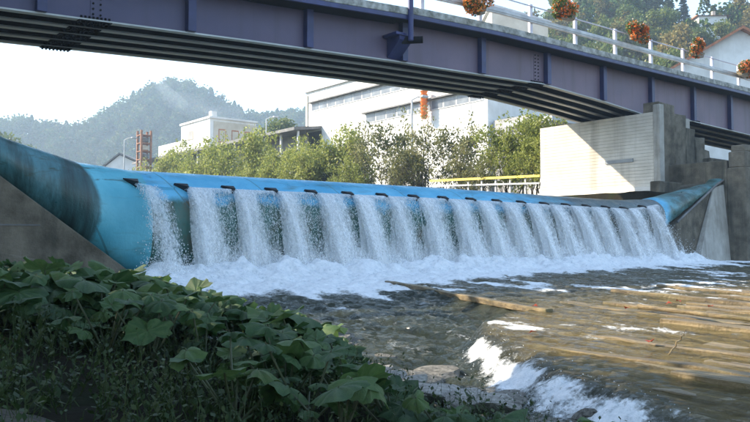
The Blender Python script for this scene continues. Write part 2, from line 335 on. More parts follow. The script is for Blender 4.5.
def mat_bbur():
    m, nt, bs = new('butterbur_leaf')
    uv = nt.nodes.new('ShaderNodeAttribute'); uv.attribute_name = 'vein'
    oi = nt.nodes.new('ShaderNodeObjectInfo')
    f = math_(nt, 'ADD', math_(nt, 'MULTIPLY', noise(nt, 5, 6), .55), math_(nt, 'MULTIPLY', oi.outputs['Random'], .5))
    base = ramp(nt, f, [(.2, (.016, .045, .014)), (.5, (.04, .095, .026)), (.75, (.085, .15, .04)), (.9, (.13, .15, .05)), (.98, (.12, .085, .04))])
    col = mix(nt, math_(nt, 'MULTIPLY', uv.outputs['Fac'], .28), base, (.15, .20, .085))
    holes = ramp(nt, noise(nt, 16, 5, .7), [(.66, (0, 0, 0)), (.72, (1, 1, 1))]); col = mix(nt, math_(nt, 'MULTIPLY', holes, .7), col, (.06, .045, .025))
    nt.links.new(col, bs.inputs['Base Color']); bs.inputs['Roughness'].default_value = .55; bs.inputs['Specular IOR Level'].default_value = .35
    h = math_(nt, 'SUBTRACT', noise(nt, 22, 4), math_(nt, 'MULTIPLY', uv.outputs['Fac'], .8)); bumpn(nt, bs, h, .5, .02)
    t = nt.nodes.new('ShaderNodeBsdfTranslucent'); nt.links.new(col, t.inputs[0]); ms = nt.nodes.new('ShaderNodeMixShader'); ms.inputs[0].default_value = .3
    nt.links.new(bs.outputs[0], ms.inputs[1]); nt.links.new(t.outputs[0], ms.inputs[2]); nt.links.new(ms.outputs[0], nt.nodes['Material Output'].inputs[0]); return m
MT['bbur'] = mat_bbur()

# ------------------------------------------------------------------ terrain
def bank_edge(y):           # x of the left water edge downstream of the dam
    return np.interp(y, [-40, -16, -12.4, -8.5, -4, -1], [-3.0, -1.9, -1.1, -.35, -.7, -1.0])
def ground_z(x, y):
    x = np.asarray(x, float); y = np.asarray(y, float)
    n = fbm(x * .9, y * .9, 3) - .5
    g = np.interp(y, [-60, -19, -13, -8, -3], [.12, .10, .50, .95, 1.0])
    dl = bank_edge(y) - x
    left = np.where(dl > 0, -.25 + dl * .23 * g + .25 * sstep(0, .5, dl) + .16 * n * np.clip(dl, 0, 1.5), -.25 - .5 * sstep(0, 1, -dl))
    left = np.minimum(left, np.interp(dl, [0, 7, 14, 30], [9, 1.6 , 3.0, 4.4]))
    rb = 27.4 + .25 * (-1 - y)
    right = np.where(x > rb, np.minimum(.55 + (x - rb) * .5 + .3 * n, 4.0), -.8)
    down = np.where(x < 12, left, right)
    upc = np.where((x > -6) & (x < 23.5), 1.0, 3.95 + .2 * n)
    t = sstep(-.6, .6, y)
    z = down * (1 - t) + upc * t
    return z
gx = np.unique(np.concatenate([np.linspace(-14, 4, 73), np.linspace(4, 50, 70), np.linspace(50, 400, 60), np.linspace(-200, -14, 40), np.array([-1400, -800, -400, 700, 1000, 1500])]))
gy = np.unique(np.concatenate([np.linspace(-22, 3, 101), np.linspace(3, 60, 60), np.linspace(60, 400, 50), np.linspace(-200, -22, 40), np.array([-1300, -800, -400, 700, 1000, 1500])]))
GX, GY = np.meshgrid(gx, gy, indexing='ij')
go = link('ground', npmesh('ground', np.stack([GX.ravel(), GY.ravel(), ground_z(GX, GY).ravel()], 1), grid(len(gx), len(gy))), MT['ground'], smooth=True)
meta(go, kind='structure')

# upstream pool held back by the dam
mb = MB(); mb.add([(-6.4, .3, 3.05), (23.9, .3, 3.05), (23.9, 240, 3.05), (-6.4, 240, 3.05)], [(0, 1, 2, 3)])
me = pymesh('pool', mb.v, mb.f); vattr(me, 'foam', np.zeros(4)); vattr(me, 'shallow', np.zeros(4)); meta(link('pool_water', me, MT['river']), kind='structure')

# ------------------------------------------------------------------ river below the dam
def apron_edge(y): return np.interp(y, [-22, -16, -14.2, -13.05, -12.17, -10.8, -10.2, -9.4, -4.3, -1], [-3.2, -2.0, -1.3, -.8, -.35, .6, 1.3, 3.2, 4.6, 5.4])
def water_z(x, y):
    ch = np.interp(y, [-40, -16, -11, -6, -3], [-.3, 0.0, .10, .52, .80])
    ap = np.interp(y, [-40, -16, -11, -6, -3], [.1, .30, .44, .62, .80])
    d = x - apron_edge(y)
    t = sstep(-.55, .15, d + .5 * (fbm(x * .9, y * .9, 5) - .5))
    return ch * (1 - t) + ap * t, d
nx, ny = 420, 460
rx = np.linspace(-3.2, 27.5, nx); ry = -1.0 - (np.linspace(0, 1, ny) ** 1.15) * 24
X, Y = np.meshgrid(rx, ry, indexing='ij')
Z, dE = water_z(X, Y)
bul = np.exp(-((Y + 2.1) / .66) ** 2)
inx = sstep(-1.0, -.2, X) * (1 - sstep(22.6, 23.8, X))
front = np.interp(X, [-1, 1.5, 4, 10, 18, 24], [-3.8, -5.1, -4.8, -3.9, -3.4, -2.8]) + 1.6 * (fbm(X * .8, Y * .4, 9) - .5)
foam = sstep(-1.5, 1.2, Y - front) * sstep(-1.6, -.4, X) * 1.1
lump = fbm(X * 2.6, Y * 2.6, 21, 5) - .5
rid = 1 - 2 * np.abs(fbm(X * 1.7, Y * 1.7, 27, 5) - .5)
Z = Z + bul * inx * (.24 + .36 * lump + .12 * (rid - .6)) + foam * inx * (.20 * lump + .12 * (rid - .7))
rip = (fbm(X * 1.3, Y * .9, 31) - .5) * .09 + (1 - 2 * np.abs(fbm(X * 3.2, Y * 2.4, 33) - .5) - .6) * .12 + (fbm(X * 7, Y * 5.5, 35, 3) - .5) * .045
calm = np.where(dE > 0, np.where(Y < -9.5, .38, .7), 1.0)
Z = Z + rip * calm * (1 - .4 * np.clip(foam, 0, 1))
# the little fall along the near edge of the timber apron
edge = np.clip(fbm(X * 3, Y * 3, 61) * 1.9 - .25, 0, 1) * np.exp(-((dE + .22) / .22) ** 2) * (1 - sstep(-11.0, -10.2, Y)) * sstep(-15.8, -14.3, Y)
tail = sstep(-1.5, -.3, dE) * (1 - sstep(-.3, .2, dE)) * (1 - sstep(-12.6, -11.4, Y)) * sstep(-16, -14.8, Y)
Z = Z + edge * .10 * (lump + .4)
streaks = np.clip(fbm(X * 1.5, Y * .5, 41, 5) - .50, 0, 1) * 2.6 * sstep(-15, -5, Y) + .12 * sstep(-16, -12, Y)
foam = np.clip(foam + edge * .68 + tail * .30 + streaks + .28 * (dE > 0) * np.clip(fbm(X * 5, Y * 2, 45) - .5, 0, 1) * 4, 0, 1.3)
far_ = sstep(-10.5, -8.0, Y); shal = sstep(-.3, .4, dE) * (.95 * (1 - far_) + .35 * far_ * (1 - sstep(-5, -3.5, Y)))
me = npmesh('river', np.stack([X.ravel(), Y.ravel(), Z.ravel()], 1), grid(nx, ny)); vattr(me, 'foam', foam.ravel()); vattr(me, 'shallow', shal.ravel())
meta(link('river', me, MT['river'], smooth=True), kind='structure')

# ------------------------------------------------------------------ rubber dam
ZB = lambda x: float(np.interp(x, [-6, -3.14, -1.23, 0, 19.6, 22.8, 26.6, 27.4], [5.15, 2.95, 1.48, .52, .52, 2.36, 4.30, 4.7]))
ZC = lambda x: float(np.interp(x, [-6, -2.89, -1.35, 0, 10, 20.5, 22, 26.6, 27.4], [4.9, 3.78, 3.42, 3.35, 3.41, 3.37, 3.44, 4.36, 4.5]))
def tube_section(x, n=40):
    zb, zc = ZB(x) - .05, ZC(x); h = max(zc - zb, .12); a = .28 + .40 * h; cy = a - 1.22 + .06
    pts = []
    for k in range(n):
        th = math.radians(-95 + 290 * k / (n - 1)); c, s = math.cos(th), math.sin(th)
        pts.append((cy - a * math.copysign(abs(c) ** .9, c), zb + h / 2 + h / 2 * math.copysign(abs(s) ** .92, s)))
    return pts
dam = empty('rubber_dam', (10, 0, .5), 'long blue inflatable rubber dam holding back the river between the concrete banks', 'dam')
xs = list(np.linspace(-5.4, 0.6, 50)) + list(np.linspace(.8, 19.4, 110)) + list(np.linspace(19.6, 27.2, 50))
V = []
for x in xs:
    for (y, z) in tube_section(x):
        wob = .018 * math.sin(x * 5.1 + z * 2) * (1 if x < 0 or x > 21 else .35)
        V.append((x, y + wob, z + wob * .3))
meta(link('bladder', npmesh('bladder', np.array(V), grid(len(xs), 40)), MT['fabric'], dam, smooth=True), 'blue rubber skin, grimy dark at both ends')
# fins: a rubber lip below the crest, broken by black wedge-shaped flow breakers
def lip_pt(x, ang=41):
    zb, zc = ZB(x) - .05, ZC(x); h = zc - zb; a = .28 + .40 * h; cy = a - 1.16
    c, s = math.cos(math.radians(ang)), math.sin(math.radians(ang))
    return np.array([x, cy - a * abs(c) ** .9, zb + h / 2 + h / 2 * abs(s) ** .92]), np.array([0, -c, s])
FINS = [-.33 + 1.235 * k for k in range(18)]
for i, x in enumerate(FINS):
    mb = MB(); p, n = lip_pt(x); dn = np.array([0, -n[2], -n[1] * -1 * 1.0]); dn = np.array([0, -abs(n[2]), -abs(n[1])]); dn /= np.linalg.norm(dn)
    e = np.array([1, 0, 0]); o_ = p - n * .02 - dn * .07
    mb.add([o_ - e * .17 - dn * .05, o_ + e * .17 - dn * .05, o_ + e * .10 + dn * .17, o_ - e * .17 - dn * .05 + n * .08, o_ + e * .17 - dn * .05 + n * .08, o_ + e * .10 + dn * .17 + n * .20],
           [(0, 2, 1), (3, 4, 5), (0, 1, 4, 3), (1, 2, 5, 4), (2, 0, 3, 5)])
    mb.build('flow_breaker', MT['rubber'], dam)
    if i < len(FINS) - 1:
        mb = MB(); q0, q1 = x + .19, FINS[i + 1] - .19; vv = []
        for k in range(9):
            xx = q0 + (q1 - q0) * k / 8; p, n = lip_pt(xx); d = np.array([0, -abs(n[2]), -abs(n[1])])
            vv += [p - d * .06 - n * .02, p + d * .02 + n * .055, p + d * .06 - n * .02]
        ff = []
        for k in range(8):
            a = 3 * k; ff += [(a, a + 3, a + 4, a + 1), (a + 1, a + 4, a + 5, a + 2)]
        mb.add(vv, ff); mb.build('lip', MT['fabric'], dam)
# curtain of water
G = 9.81; SV = []; SF = []; A1 = []; A2 = []; A3 = []
def add_sheet(x0, x1, nx_, lay, dens_fn, v0, seed):
    nt_ = 34; base = sum(len(q) for q in SV)
    uu = np.linspace(0, 1, nx_); tt = np.linspace(0, 1, nt_); U, T = np.meshgrid(uu, tt, indexing='ij')
    xs_ = x0 + (x1 - x0) * U; st = np.array([lip_pt(x)[0] for x in x0 + (x1 - x0) * uu])
    tf = T * .68
    fn = fbm(xs_ * 4, T * 2 + seed, seed) - .5; vv = v0 * (1 + .35 * fn)
    y = st[:, 1][:, None] - .03 - vv * tf - lay * .10 * T; z = st[:, 2][:, None] + .045 + .10 * tf - .5 * G * tf ** 2
    y = y + .10 * T * (fbm(xs_ * 9, T * 5 + 3 * seed, seed + 5) - .5)
    xw = xs_ + .16 * T * (fbm(xs_ * 3, T * 3, seed + 9) - .5)
    SV.append(np.stack([xw.ravel(), y.ravel(), z.ravel()], 1)); SF.append(grid(nx_, nt_) + base)
    A1.append(((st[:, 2][:, None] - z)).ravel() * .9); A2.append((xs_ + seed * 3.7).ravel()); A3.append(dens_fn(U, T).ravel())
DV = []; DF = []; OCT = np.array([[1, 0, 0], [-1, 0, 0], [0, 1, 0], [0, -1, 0], [0, 0, 1], [0, 0, -1]], float)
OF = np.array([[0, 2, 4], [2, 1, 4], [1, 3, 4], [3, 0, 4], [2, 0, 5], [1, 2, 5], [3, 1, 5], [0, 3, 5]])
def add_drops(P, r, stretch=1.0):
    n = len(P); base = sum(len(q) for q in DV); r = np.asarray(r)
    S = OCT[None] * r[:, None, None] * (1 + .35 * RNG.standard_normal((n, 6, 1)).clip(-1, 1)); S[:, :, 2] *= stretch
    DV.append((P[:, None, :] + S).reshape(-1, 3)); DF.append((OF[None] + (np.arange(n) * 6)[:, None, None]).reshape(-1, 3) + base)
for i, x in enumerate(FINS):
    x1 = FINS[i + 1] if i < len(FINS) - 1 else 21.6
    if i == 0:      # a lone jet, the rest of the bay is dry
        add_sheet(x + .02, x + .62, 12, 0, lambda U, T: .62 - .5 * np.abs(U - .45), 2.45, 3)
        add_sheet(x + .04, x + .55, 12, 1, lambda U, T: .52 - .4 * np.abs(U - .45), 2.7, 4)
        rng = (x + .02, x + .6); nd = 1500
    else:
        amp = random.uniform(-.06, .07); g0_ = random.uniform(.15, .42); gw_ = random.uniform(.16, .34); vs = random.uniform(.82, 1.15)
        def dens(U, T, a=amp, g0=g0_, gw=gw_): return .63 + a + .13 * np.exp(-((U - g0) / .22) ** 2) - .20 * np.exp(-((U - .0) / .06) ** 2) * (1 - .5 * T) - gw * sstep(g0 + .2, g0 + .5, U) * sstep(.12, .35, T) * (1 - sstep(.75, 1., T)) + .14 * sstep(.55, 1, T) + .10 * (1 - sstep(0, .2, T))
        for l, v0 in enumerate((.95 * vs, 1.25 * vs, 1.6 * vs)):
            add_sheet(x + .06, x1 + .02, 24, l, lambda U, T, l=l: dens(U, T) - .10 * l, v0 + .15 * math.sin(i * 1.7), i * 5 + l)
        add_sheet(x + .05, x + random.uniform(.2, .42), 8, 1, lambda U, T: .60 - .6 * np.abs(U - .5), 1.9 * vs, i * 5 + 4)
        rng = (x + .05, x1); nd = 3000
    t = RNG.random(nd) ** .7 * .70; xx = rng[0] + (rng[1] - rng[0]) * RNG.beta(1.1, 1.3, nd)
    st = np.array([lip_pt(q)[0] for q in np.linspace(rng[0], rng[1], 12)]); j = ((xx - rng[0]) / (rng[1] - rng[0]) * 11).astype(int)
    vv = RNG.normal(2.4 if i == 0 else 1.45, .38, nd)
    P = np.stack([xx + RNG.normal(0, .05, nd) * t, st[j, 1] - vv * t, st[j, 2] + .03 - .5 * G * t * t + RNG.normal(0, .02, nd) - np.abs(RNG.normal(0, .04, nd))], 1)
    P = P[P[:, 2] > .75]; add_drops(P, RNG.uniform(.003, .010, len(P)), 2.4)
me = npmesh('waterfall', np.concatenate(SV), np.concatenate(SF)); vattr(me, 'fall', np.concatenate(A1)); vattr(me, 'across', np.concatenate(A2)); vattr(me, 'dens', np.concatenate(A3))
wf = meta(link('waterfall', me, MT['fall'], smooth=True), 'white curtain of water falling over the blue rubber dam', 'waterfall', kind='stuff')
# splash at the foot
ns = 34000; xx = RNG.uniform(-.45, 22.8, ns); yy = -1.95 + RNG.normal(0, .45, ns); zz = .85 + np.abs(RNG.normal(0, .32, ns)) * np.exp(-((yy + 1.9) / .6) ** 2)
add_drops(np.stack([xx, yy, zz], 1), RNG.uniform(.004, .015, ns))
ns = 700; k = RNG.integers(0, 1 << 30, ns); yy = RNG.uniform(-15.2, -10.6, ns); ee = apron_edge(yy) - .25 + RNG.normal(0, .18, ns)
add_drops(np.stack([ee, yy, water_z(ee, yy)[0] + np.abs(RNG.normal(.03, .035, ns))], 1), RNG.uniform(.002, .007, ns))
meta(link('spray', npmesh('spray', np.concatenate(DV), np.concatenate(DF)), MT['drop']), 'spray of white droplets around the falls', 'spray', kind='stuff')

# ------------------------------------------------------------------ concrete banks
xs_ = np.linspace(-9, .2, 2)
lw = empty('concrete_wing_wall', (-3, 0, 0), 'shaded grey concrete end wall sloping under the left end of the dam', 'wall')
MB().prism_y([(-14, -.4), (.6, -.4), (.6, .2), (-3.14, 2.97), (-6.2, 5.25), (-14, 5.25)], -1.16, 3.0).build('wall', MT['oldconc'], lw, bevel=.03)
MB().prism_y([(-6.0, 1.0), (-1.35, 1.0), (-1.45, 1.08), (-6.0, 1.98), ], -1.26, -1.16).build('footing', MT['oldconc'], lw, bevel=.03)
MB().box(-6, -2.35, -1.172, -1.16, 1.955, 1.985).build('joint', MT['roof'], lw)
rw = empty('concrete_wing_wall', (25, 0, 0), 'tan concrete end wall under the raised right end of the dam', 'wall')
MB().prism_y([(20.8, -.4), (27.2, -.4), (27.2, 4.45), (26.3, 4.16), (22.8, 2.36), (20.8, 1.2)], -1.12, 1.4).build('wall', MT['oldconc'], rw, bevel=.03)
a = at_y(692, 262, -1.4); b = at_y(712, 190, -1.15)
MB().hexa([(23.9, -1.5, .3), (27.2, -1.5, .3), (27.2, -1.125, .3), (23.9, -1.125, .3)], [(26.0, -1.2, 4.05), (27.2, -1.2, 4.3), (27.2, -1.125, 4.3), (26.0, -1.125, 4.05)]).build('buttress', MT['concrete'], rw, bevel=.03)
mb = MB(); mb.tube([(22.9, -1.18, 2.48), (26.4, -1.18, 4.24), (27.1, -1.18, 4.5)], .05, 6); mb.build('clamp_bar', MT['roof'], rw)

pil = empty('concrete_pillar', (28.2, -1.5, 0), 'tall square concrete pillar with a small cap at the far right', 'pillar')
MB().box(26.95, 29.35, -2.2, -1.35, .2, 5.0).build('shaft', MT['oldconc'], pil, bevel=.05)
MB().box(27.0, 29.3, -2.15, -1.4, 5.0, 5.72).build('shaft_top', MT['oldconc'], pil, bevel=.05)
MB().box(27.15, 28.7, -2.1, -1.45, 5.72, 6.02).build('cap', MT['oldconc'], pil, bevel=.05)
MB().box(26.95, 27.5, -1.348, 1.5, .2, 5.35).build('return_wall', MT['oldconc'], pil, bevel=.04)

# ------------------------------------------------------------------ abutment of the bridge
ab = empty('bridge_abutment', (28, 4, 3), 'board-marked concrete abutment carrying the far end of the bridge, half in sun', 'abutment')
MB().box(26.06, 29.4, 1.66, 8.4, 3.0, 7.86).build('core', MT['concrete'], ab)
nb = 22; hb = (7.86 - 4.3) / nb
for k in range(nb):           # shuttering boards cast into the river face
    o = random.uniform(0, .012); dz = .005
    MB().box(26.0 - o, 26.06, 1.62, 8.4, 4.3 + k * hb + dz, 4.3 + (k + 1) * hb - dz).build('shutter_board', MT['board'], ab)
MB().hexa([(25.0, 1.2, 3.0), (26.3, 1.2, 3.0), (26.3, 8.6, 3.0), (25.0, 8.6, 3.0)], [(25.5, 1.3, 4.05), (26.3, 1.3, 4.05), (26.3, 8.6, 4.05), (25.5, 8.6, 4.05)]).build('footing', MT['board'], ab, bevel=.06)
MB().hexa([(25.6, 1.5, 4.05), (26.3, 1.5, 4.05), (26.3, 8.5, 4.05), (25.6, 8.5, 4.05)], [(25.98, 1.55, 4.3), (26.3, 1.55, 4.3), (26.3, 8.5, 4.3), (25.98, 8.5, 4.3)]).build('plinth', MT['board'], ab)
MB().box(25.93, 25.99, 2.75, 4.3, 5.55, 5.72).build('plaque', M('grey_plaque', (.20, .22, .24), (.27, .29, .31), 3, .5, .1), ab)
# broken stepped wing
steps = [(26.0, 27.5, 8.35), (27.5, 28.6, 7.95), (28.6, 29.5, 7.35), (29.5, 30.4, 6.95), (30.4, 31.0, 6.35), (31.0, 32.4, 5.95)]
for i, (x0, x1, zt) in enumerate(steps):
    n = 7; j = random.uniform(-.03, .03); v = []; f = []           # rough broken column of concrete, one per step
    for k in range(n):
        z = 3.2 + (zt - 3.2) * k / (n - 1); e = [random.uniform(-.05, .05) for _ in range(4)]
        v += [(x0 + .004 + abs(e[0]) * .4, 1.42 + j + e[0], z + e[1] * (k == n - 1)), (x1 - .004 + e[2] * .3 * (k > 2), 1.42 + j + e[1], z + e[2] * (k == n - 1)), (x1 - .004 + e[2] * .3 * (k > 2), 2.2, z), (x0 + .004, 2.2, z)]
    f = [(3, 2, 1, 0), tuple(range(4 * n - 4, 4 * n))] + [(4 * k + q, 4 * k + (q + 1) % 4, 4 * k + 4 + (q + 1) % 4, 4 * k + 4 + q) for k in range(n - 1) for q in range(4)]
    MB().add(v, f).build('stepped_block', MT['oldconc'], ab, bevel=.04)
MB().box(25.94, 26.35, 1.30, 1.66, 4.3, 8.2).build('corner_pier', MT['concrete'], ab, bevel=.04)
led = empty('concrete_ledge', (27, 0, 3), 'rough low concrete ledge wall between the abutment and the pillar', 'wall')
MB().box(24.9, 31.5, .75, 1.25, 2.6, 4.45).build('wall', MT['oldconc'], led, bevel=.05)
MB().box(28.8, 32.5, .3, .73, 3.0, 5.75).build('upper_wall', MT['oldconc'], led, bevel=.05)

# ------------------------------------------------------------------ bridge
ZBOT = lambda x: float(np.interp(x, [-30, -2.3, 4.9, 10.9, 16.7, 19.3, 20.2, 24, 27.2, 28.8, 31, 39, 70], [6.2, 7.58, 7.97, 8.25, 8.45, 8.55, 8.52, 8.33, 8.10, 8.10, 8.26, 8.1, 7.4]))
ZSOF = lambda x: float(np.interp(x, [-30, -2.3, 5.6, 10.9, 15.7, 22.5, 37, 70], [7.6, 8.78, 9.22, 9.58, 9.79, 9.88, 10.08, 10.3]))
br = empty('road_bridge', (12, 5, 8), 'purple steel girder road bridge spanning the river above the dam', 'bridge')
GYS = [3.07 + .88 * k for k in range(5)]
bx = sorted(set(list(np.arange(-26, 60, 1.0)) + [19.3, 20.2, 27.2, 28.8]))
for k, gy_ in enumerate(GYS):
    g = MB().strip(bx, ZBOT, lambda x: ZSOF(x) + .1, gy_, gy_ + .025).build('girder_web', MT['purple'] if k == 0 else MT['dark'], br)  # inner webs get shade as a near-black colour
    MB().strip(bx, lambda x: ZBOT(x) - .045, ZBOT, gy_ - .10, gy_ + .125).build('bottom_flange', MT['flange'] if k == 0 else MT['flange'], g)
# stiffeners on the outer web
for i in range(-5, 14):
    x = -1.32 + 4.2 * i
    z0, z1 = ZBOT(x), ZSOF(x) + .08
    MB().box(x - .13, x + .13, 2.84, 3.068, z0 + .002, z1).build('stiffener', MT['blue'], br, bevel=.01)
    for k in range(1, 4):     # cross frames inside
        if i % 2 == 0: MB().box(x - .05, x + .05, GYS[k - 1] + .03, GYS[k] - .002, z0 + .25, z0 + .55).build('cross_frame', MT['dark'], br)
# bolted splices
for (xs0, on_web) in ((.1, True), (19.0, True), (32.6, True)):
    for k, gy_ in enumerate(GYS):
        x = xs0; sp = MB().strip(list(np.linspace(x - .45, x + .45, 4)), lambda q: ZBOT(q) - .07, lambda q: ZBOT(q) - .047, gy_ - .12, gy_ + .145).build('splice_plate', MT['dark'], br)
        mb = MB()
        for bx_ in np.linspace(-.38, .38, 8):
            for by in (-.075, .075): mb.tube([(x + bx_, gy_ + .01 + by, ZBOT(x + bx_) - .12), (x + bx_, gy_ + .01 + by, ZBOT(x + bx_) - .07)], .03, 6)
            mb.tube([(x + bx_, gy_ - .075, ZBOT(x + bx_) + .002), (x + bx_, gy_ - .075, ZBOT(x + bx_) + .07)], .032, 6)
        meta(mb.build('bolts', MT['dark'], sp), kind='stuff')
    x = xs0 + .05
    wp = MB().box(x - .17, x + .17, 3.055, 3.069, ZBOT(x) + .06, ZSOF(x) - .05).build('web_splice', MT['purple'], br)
    mb = MB()
    for r_ in range(8):
        for c_ in (-.10, .10): zz_ = ZBOT(x) + .15 + r_ * .15; mb.tube([(x + c_, 3.025, zz_), (x + c_, 3.056, zz_)], .03, 6)
    meta(mb.build('bolts', MT['dark'], wp), kind='stuff')
# deck with overhang, fascia, curb; joint at the bracket
def seg(x0, x1): return [x0] + [x for x in bx if x0 < x < x1] + [x1]
for (x0, x1, dz) in ((-26, 10.88, 0.0), (10.95, 59, .06)):
    s = lambda x: ZSOF(x) + dz
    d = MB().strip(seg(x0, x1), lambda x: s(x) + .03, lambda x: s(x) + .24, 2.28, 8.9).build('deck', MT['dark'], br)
    MB().strip(seg(x0, x1), s, lambda x: s(x) + .15, 2.19, 2.277).build('fascia', MT['blue'], d)
    MB().strip(seg(x0, x1), s, lambda x: s(x) + .15, 8.903, 8.98).build('fascia', MT['blue'], d)
    MB().strip(seg(x0, x1), lambda x: s(x) + .155, lambda x: s(x) + .42, 2.17, 2.6).build('curb', MT['curb'], d, bevel=.02)
    MB().strip(seg(x0, x1), lambda x: s(x) + .155, lambda x: s(x) + .42, 8.6, 9.0).build('curb', MT['curb'], d, bevel=.02)
    MB().strip(seg(x0, x1), lambda x: s(x) + .241, lambda x: s(x) + .30, 2.603, 8.597).build('road_surface', MT['roof'], d)
# bracket at the joint with its drain post
x = 10.87; zb_, zs_ = ZBOT(x), ZSOF(x)
k = MB().add([(x - .3, 3.066, zb_ + .05), (x - .3, 3.066, zb_ + .75), (x - .3, 2.35, zb_ + .75), (x - .3, 2.35, zb_ + .6), (x + .3, 3.066, zb_ + .05), (x + .3, 3.066, zb_ + .75), (x + .3, 2.35, zb_ + .75), (x + .3, 2.35, zb_ + .6)],
         [(0, 1, 2, 3), (7, 6, 5, 4), (0, 4, 5, 1), (1, 5, 6, 2), (2, 6, 7, 3), (3, 7, 4, 0)]).build('bracket', MT['blue'], br, bevel=.02)
MB().tube([(x + .02, 2.12, zb_ + .55), (x + .02, 2.12, zs_ + 1.9)], .10, 10).build('lamp_post', MT['blue'], k)
MB().tube([(x - .1, 2.55, zb_ + .62), (x + .45, 1.95, zb_ + .62)], .13, 12).build('drain_pipe', MT['dark'], k)
MB().box(x - .5, x + .32, 2.3, 3.06, zb_ + .75, zb_ + .85).build('bracket_top', MT['blue'], k, bevel=.01)
# bearings
for gy_ in GYS:
    for q in (27.55, 28.4): MB().tube([(q, gy_ + .01, 7.86), (q, gy_ + .01, 7.93), (q, gy_ + .01, 8.05)], [.22, .2, .2], 12).build('bearing', MT['blue'], br)
# railing (near side and far side)
for ry_ in (2.38, 8.8):
    zr = lambda x: ZSOF(x) + .42 + (.06 if x > 10.9 else 0)
    rl = MB().strip(seg(-24, 57), lambda x: zr(x) + .50, lambda x: zr(x) + .75, ry_ - .07, ry_ + .03).build('railing', MT['rail'], br, bevel=.03)
    MB().strip(seg(-24, 57), lambda x: zr(x) + .585, lambda x: zr(x) + .655, ry_ - .095, ry_ - .071).build('rail_ridge', MT['rail'], rl)
    mb = MB(); mb.tube([(x, ry_ + .01, zr(x) + 1.22) for x in seg(-24, 57)], .028, 6); mb.build('top_rail', MT['post'], rl)
    for q in range(-9, 16):
        x = 14.85 + 3.1 * q
        MB().box(x - .085, x + .085, ry_ + .032, ry_ + .16, zr(x) - .02, zr(x) + 1.32).build('post', MT['post'], rl, bevel=.015)

# ------------------------------------------------------------------ flower boxes on the railing
def leafcloud(c, rad, n, size, squash=1.0, rng=RNG, flat=False, shell=.35):
    d = rng.standard_normal((n, 3)); d /= np.linalg.norm(d, axis=1)[:, None]; r = rng.random(n) ** shell
    P = np.asarray(c) + d * r[:, None] * np.asarray(rad)
    a = rng.standard_normal((n, 3)); a /= np.linalg.norm(a, axis=1)[:, None]
    b = np.cross(a, rng.standard_normal((n, 3))); b /= np.linalg.norm(b, axis=1)[:, None]
    s = size * rng.uniform(.6, 1.3, n)[:, None]
    return P, a * s, b * s * .55 * squash
def leafmesh(parts):
    V = []; 
    for P, a, b in parts: V.append(np.stack([P - a, P - b * .9, P + a, P + b], 1))
    V = np.concatenate(V); n = len(V); return V.reshape(-1, 3), (np.arange(n)[:, None] * 4 + np.arange(4)[None])
FLOW = [(475, 2, 'at the top picture edge'), (566, 10, 'second from the left'), (637, 32, 'in the middle of the row'), (697, 49, 'in front of the white gable'), (743, 69, 'at the right edge of the picture')]
for i, (px, py, wh) in enumerate(FLOW):
    c = at_y(px, py, 2.1); t = empty('flower_box', (c[0], c[1], c[2] - .45), f'red flower box on the bridge railing, {wh}', 'flower box', 'flower boxes on the bridge railing')
    x, y, z = c; rg = np.random.default_rng(60 + i)
    MB().hexa([(x - .42, y - .13, z - .42), (x + .42, y - .13, z - .42), (x + .42, y + .13, z - .42), (x - .42, y + .13, z - .42)], [(x - .48, y - .17, z - .17), (x + .48, y - .17, z - .17), (x + .48, y + .17, z - .17), (x - .48, y + .17, z - .17)]).build('planter', MT['wood'], t)
    MB().box(x - .03, x + .03, y + .1, 2.45, z - .3, z - .26).build('hook', MT['rail'], t)
    lumps = [(x + rg.uniform(-.62, .62), y + rg.uniform(-.18, .1), z + rg.uniform(-.30, .30), rg.uniform(.22, .40)) for _ in range(9)]
    for nm, mt_, cnt, sz, sh_, up_ in (('foliage', 'bud', 240, .055, .5, 0), ('red_flowers', 'red', 120, .05, .2, -.02), ('pale_flowers', 'pink', 40, .04, .25, .08)):
        v, f = leafmesh([leafcloud((a + rg.normal(0, .04), b - (.05 if nm == 'red_flowers' else 0), c_ + up_), (r_ * 1.15, r_ * .8, r_ * .85), int(cnt * rg.uniform(.5, 1.4)), sz, 1.5, rg, shell=sh_) for a, b, c_, r_ in lumps])
        meta(link(nm, npmesh(nm, v, f), MT[mt_], t), kind='stuff')
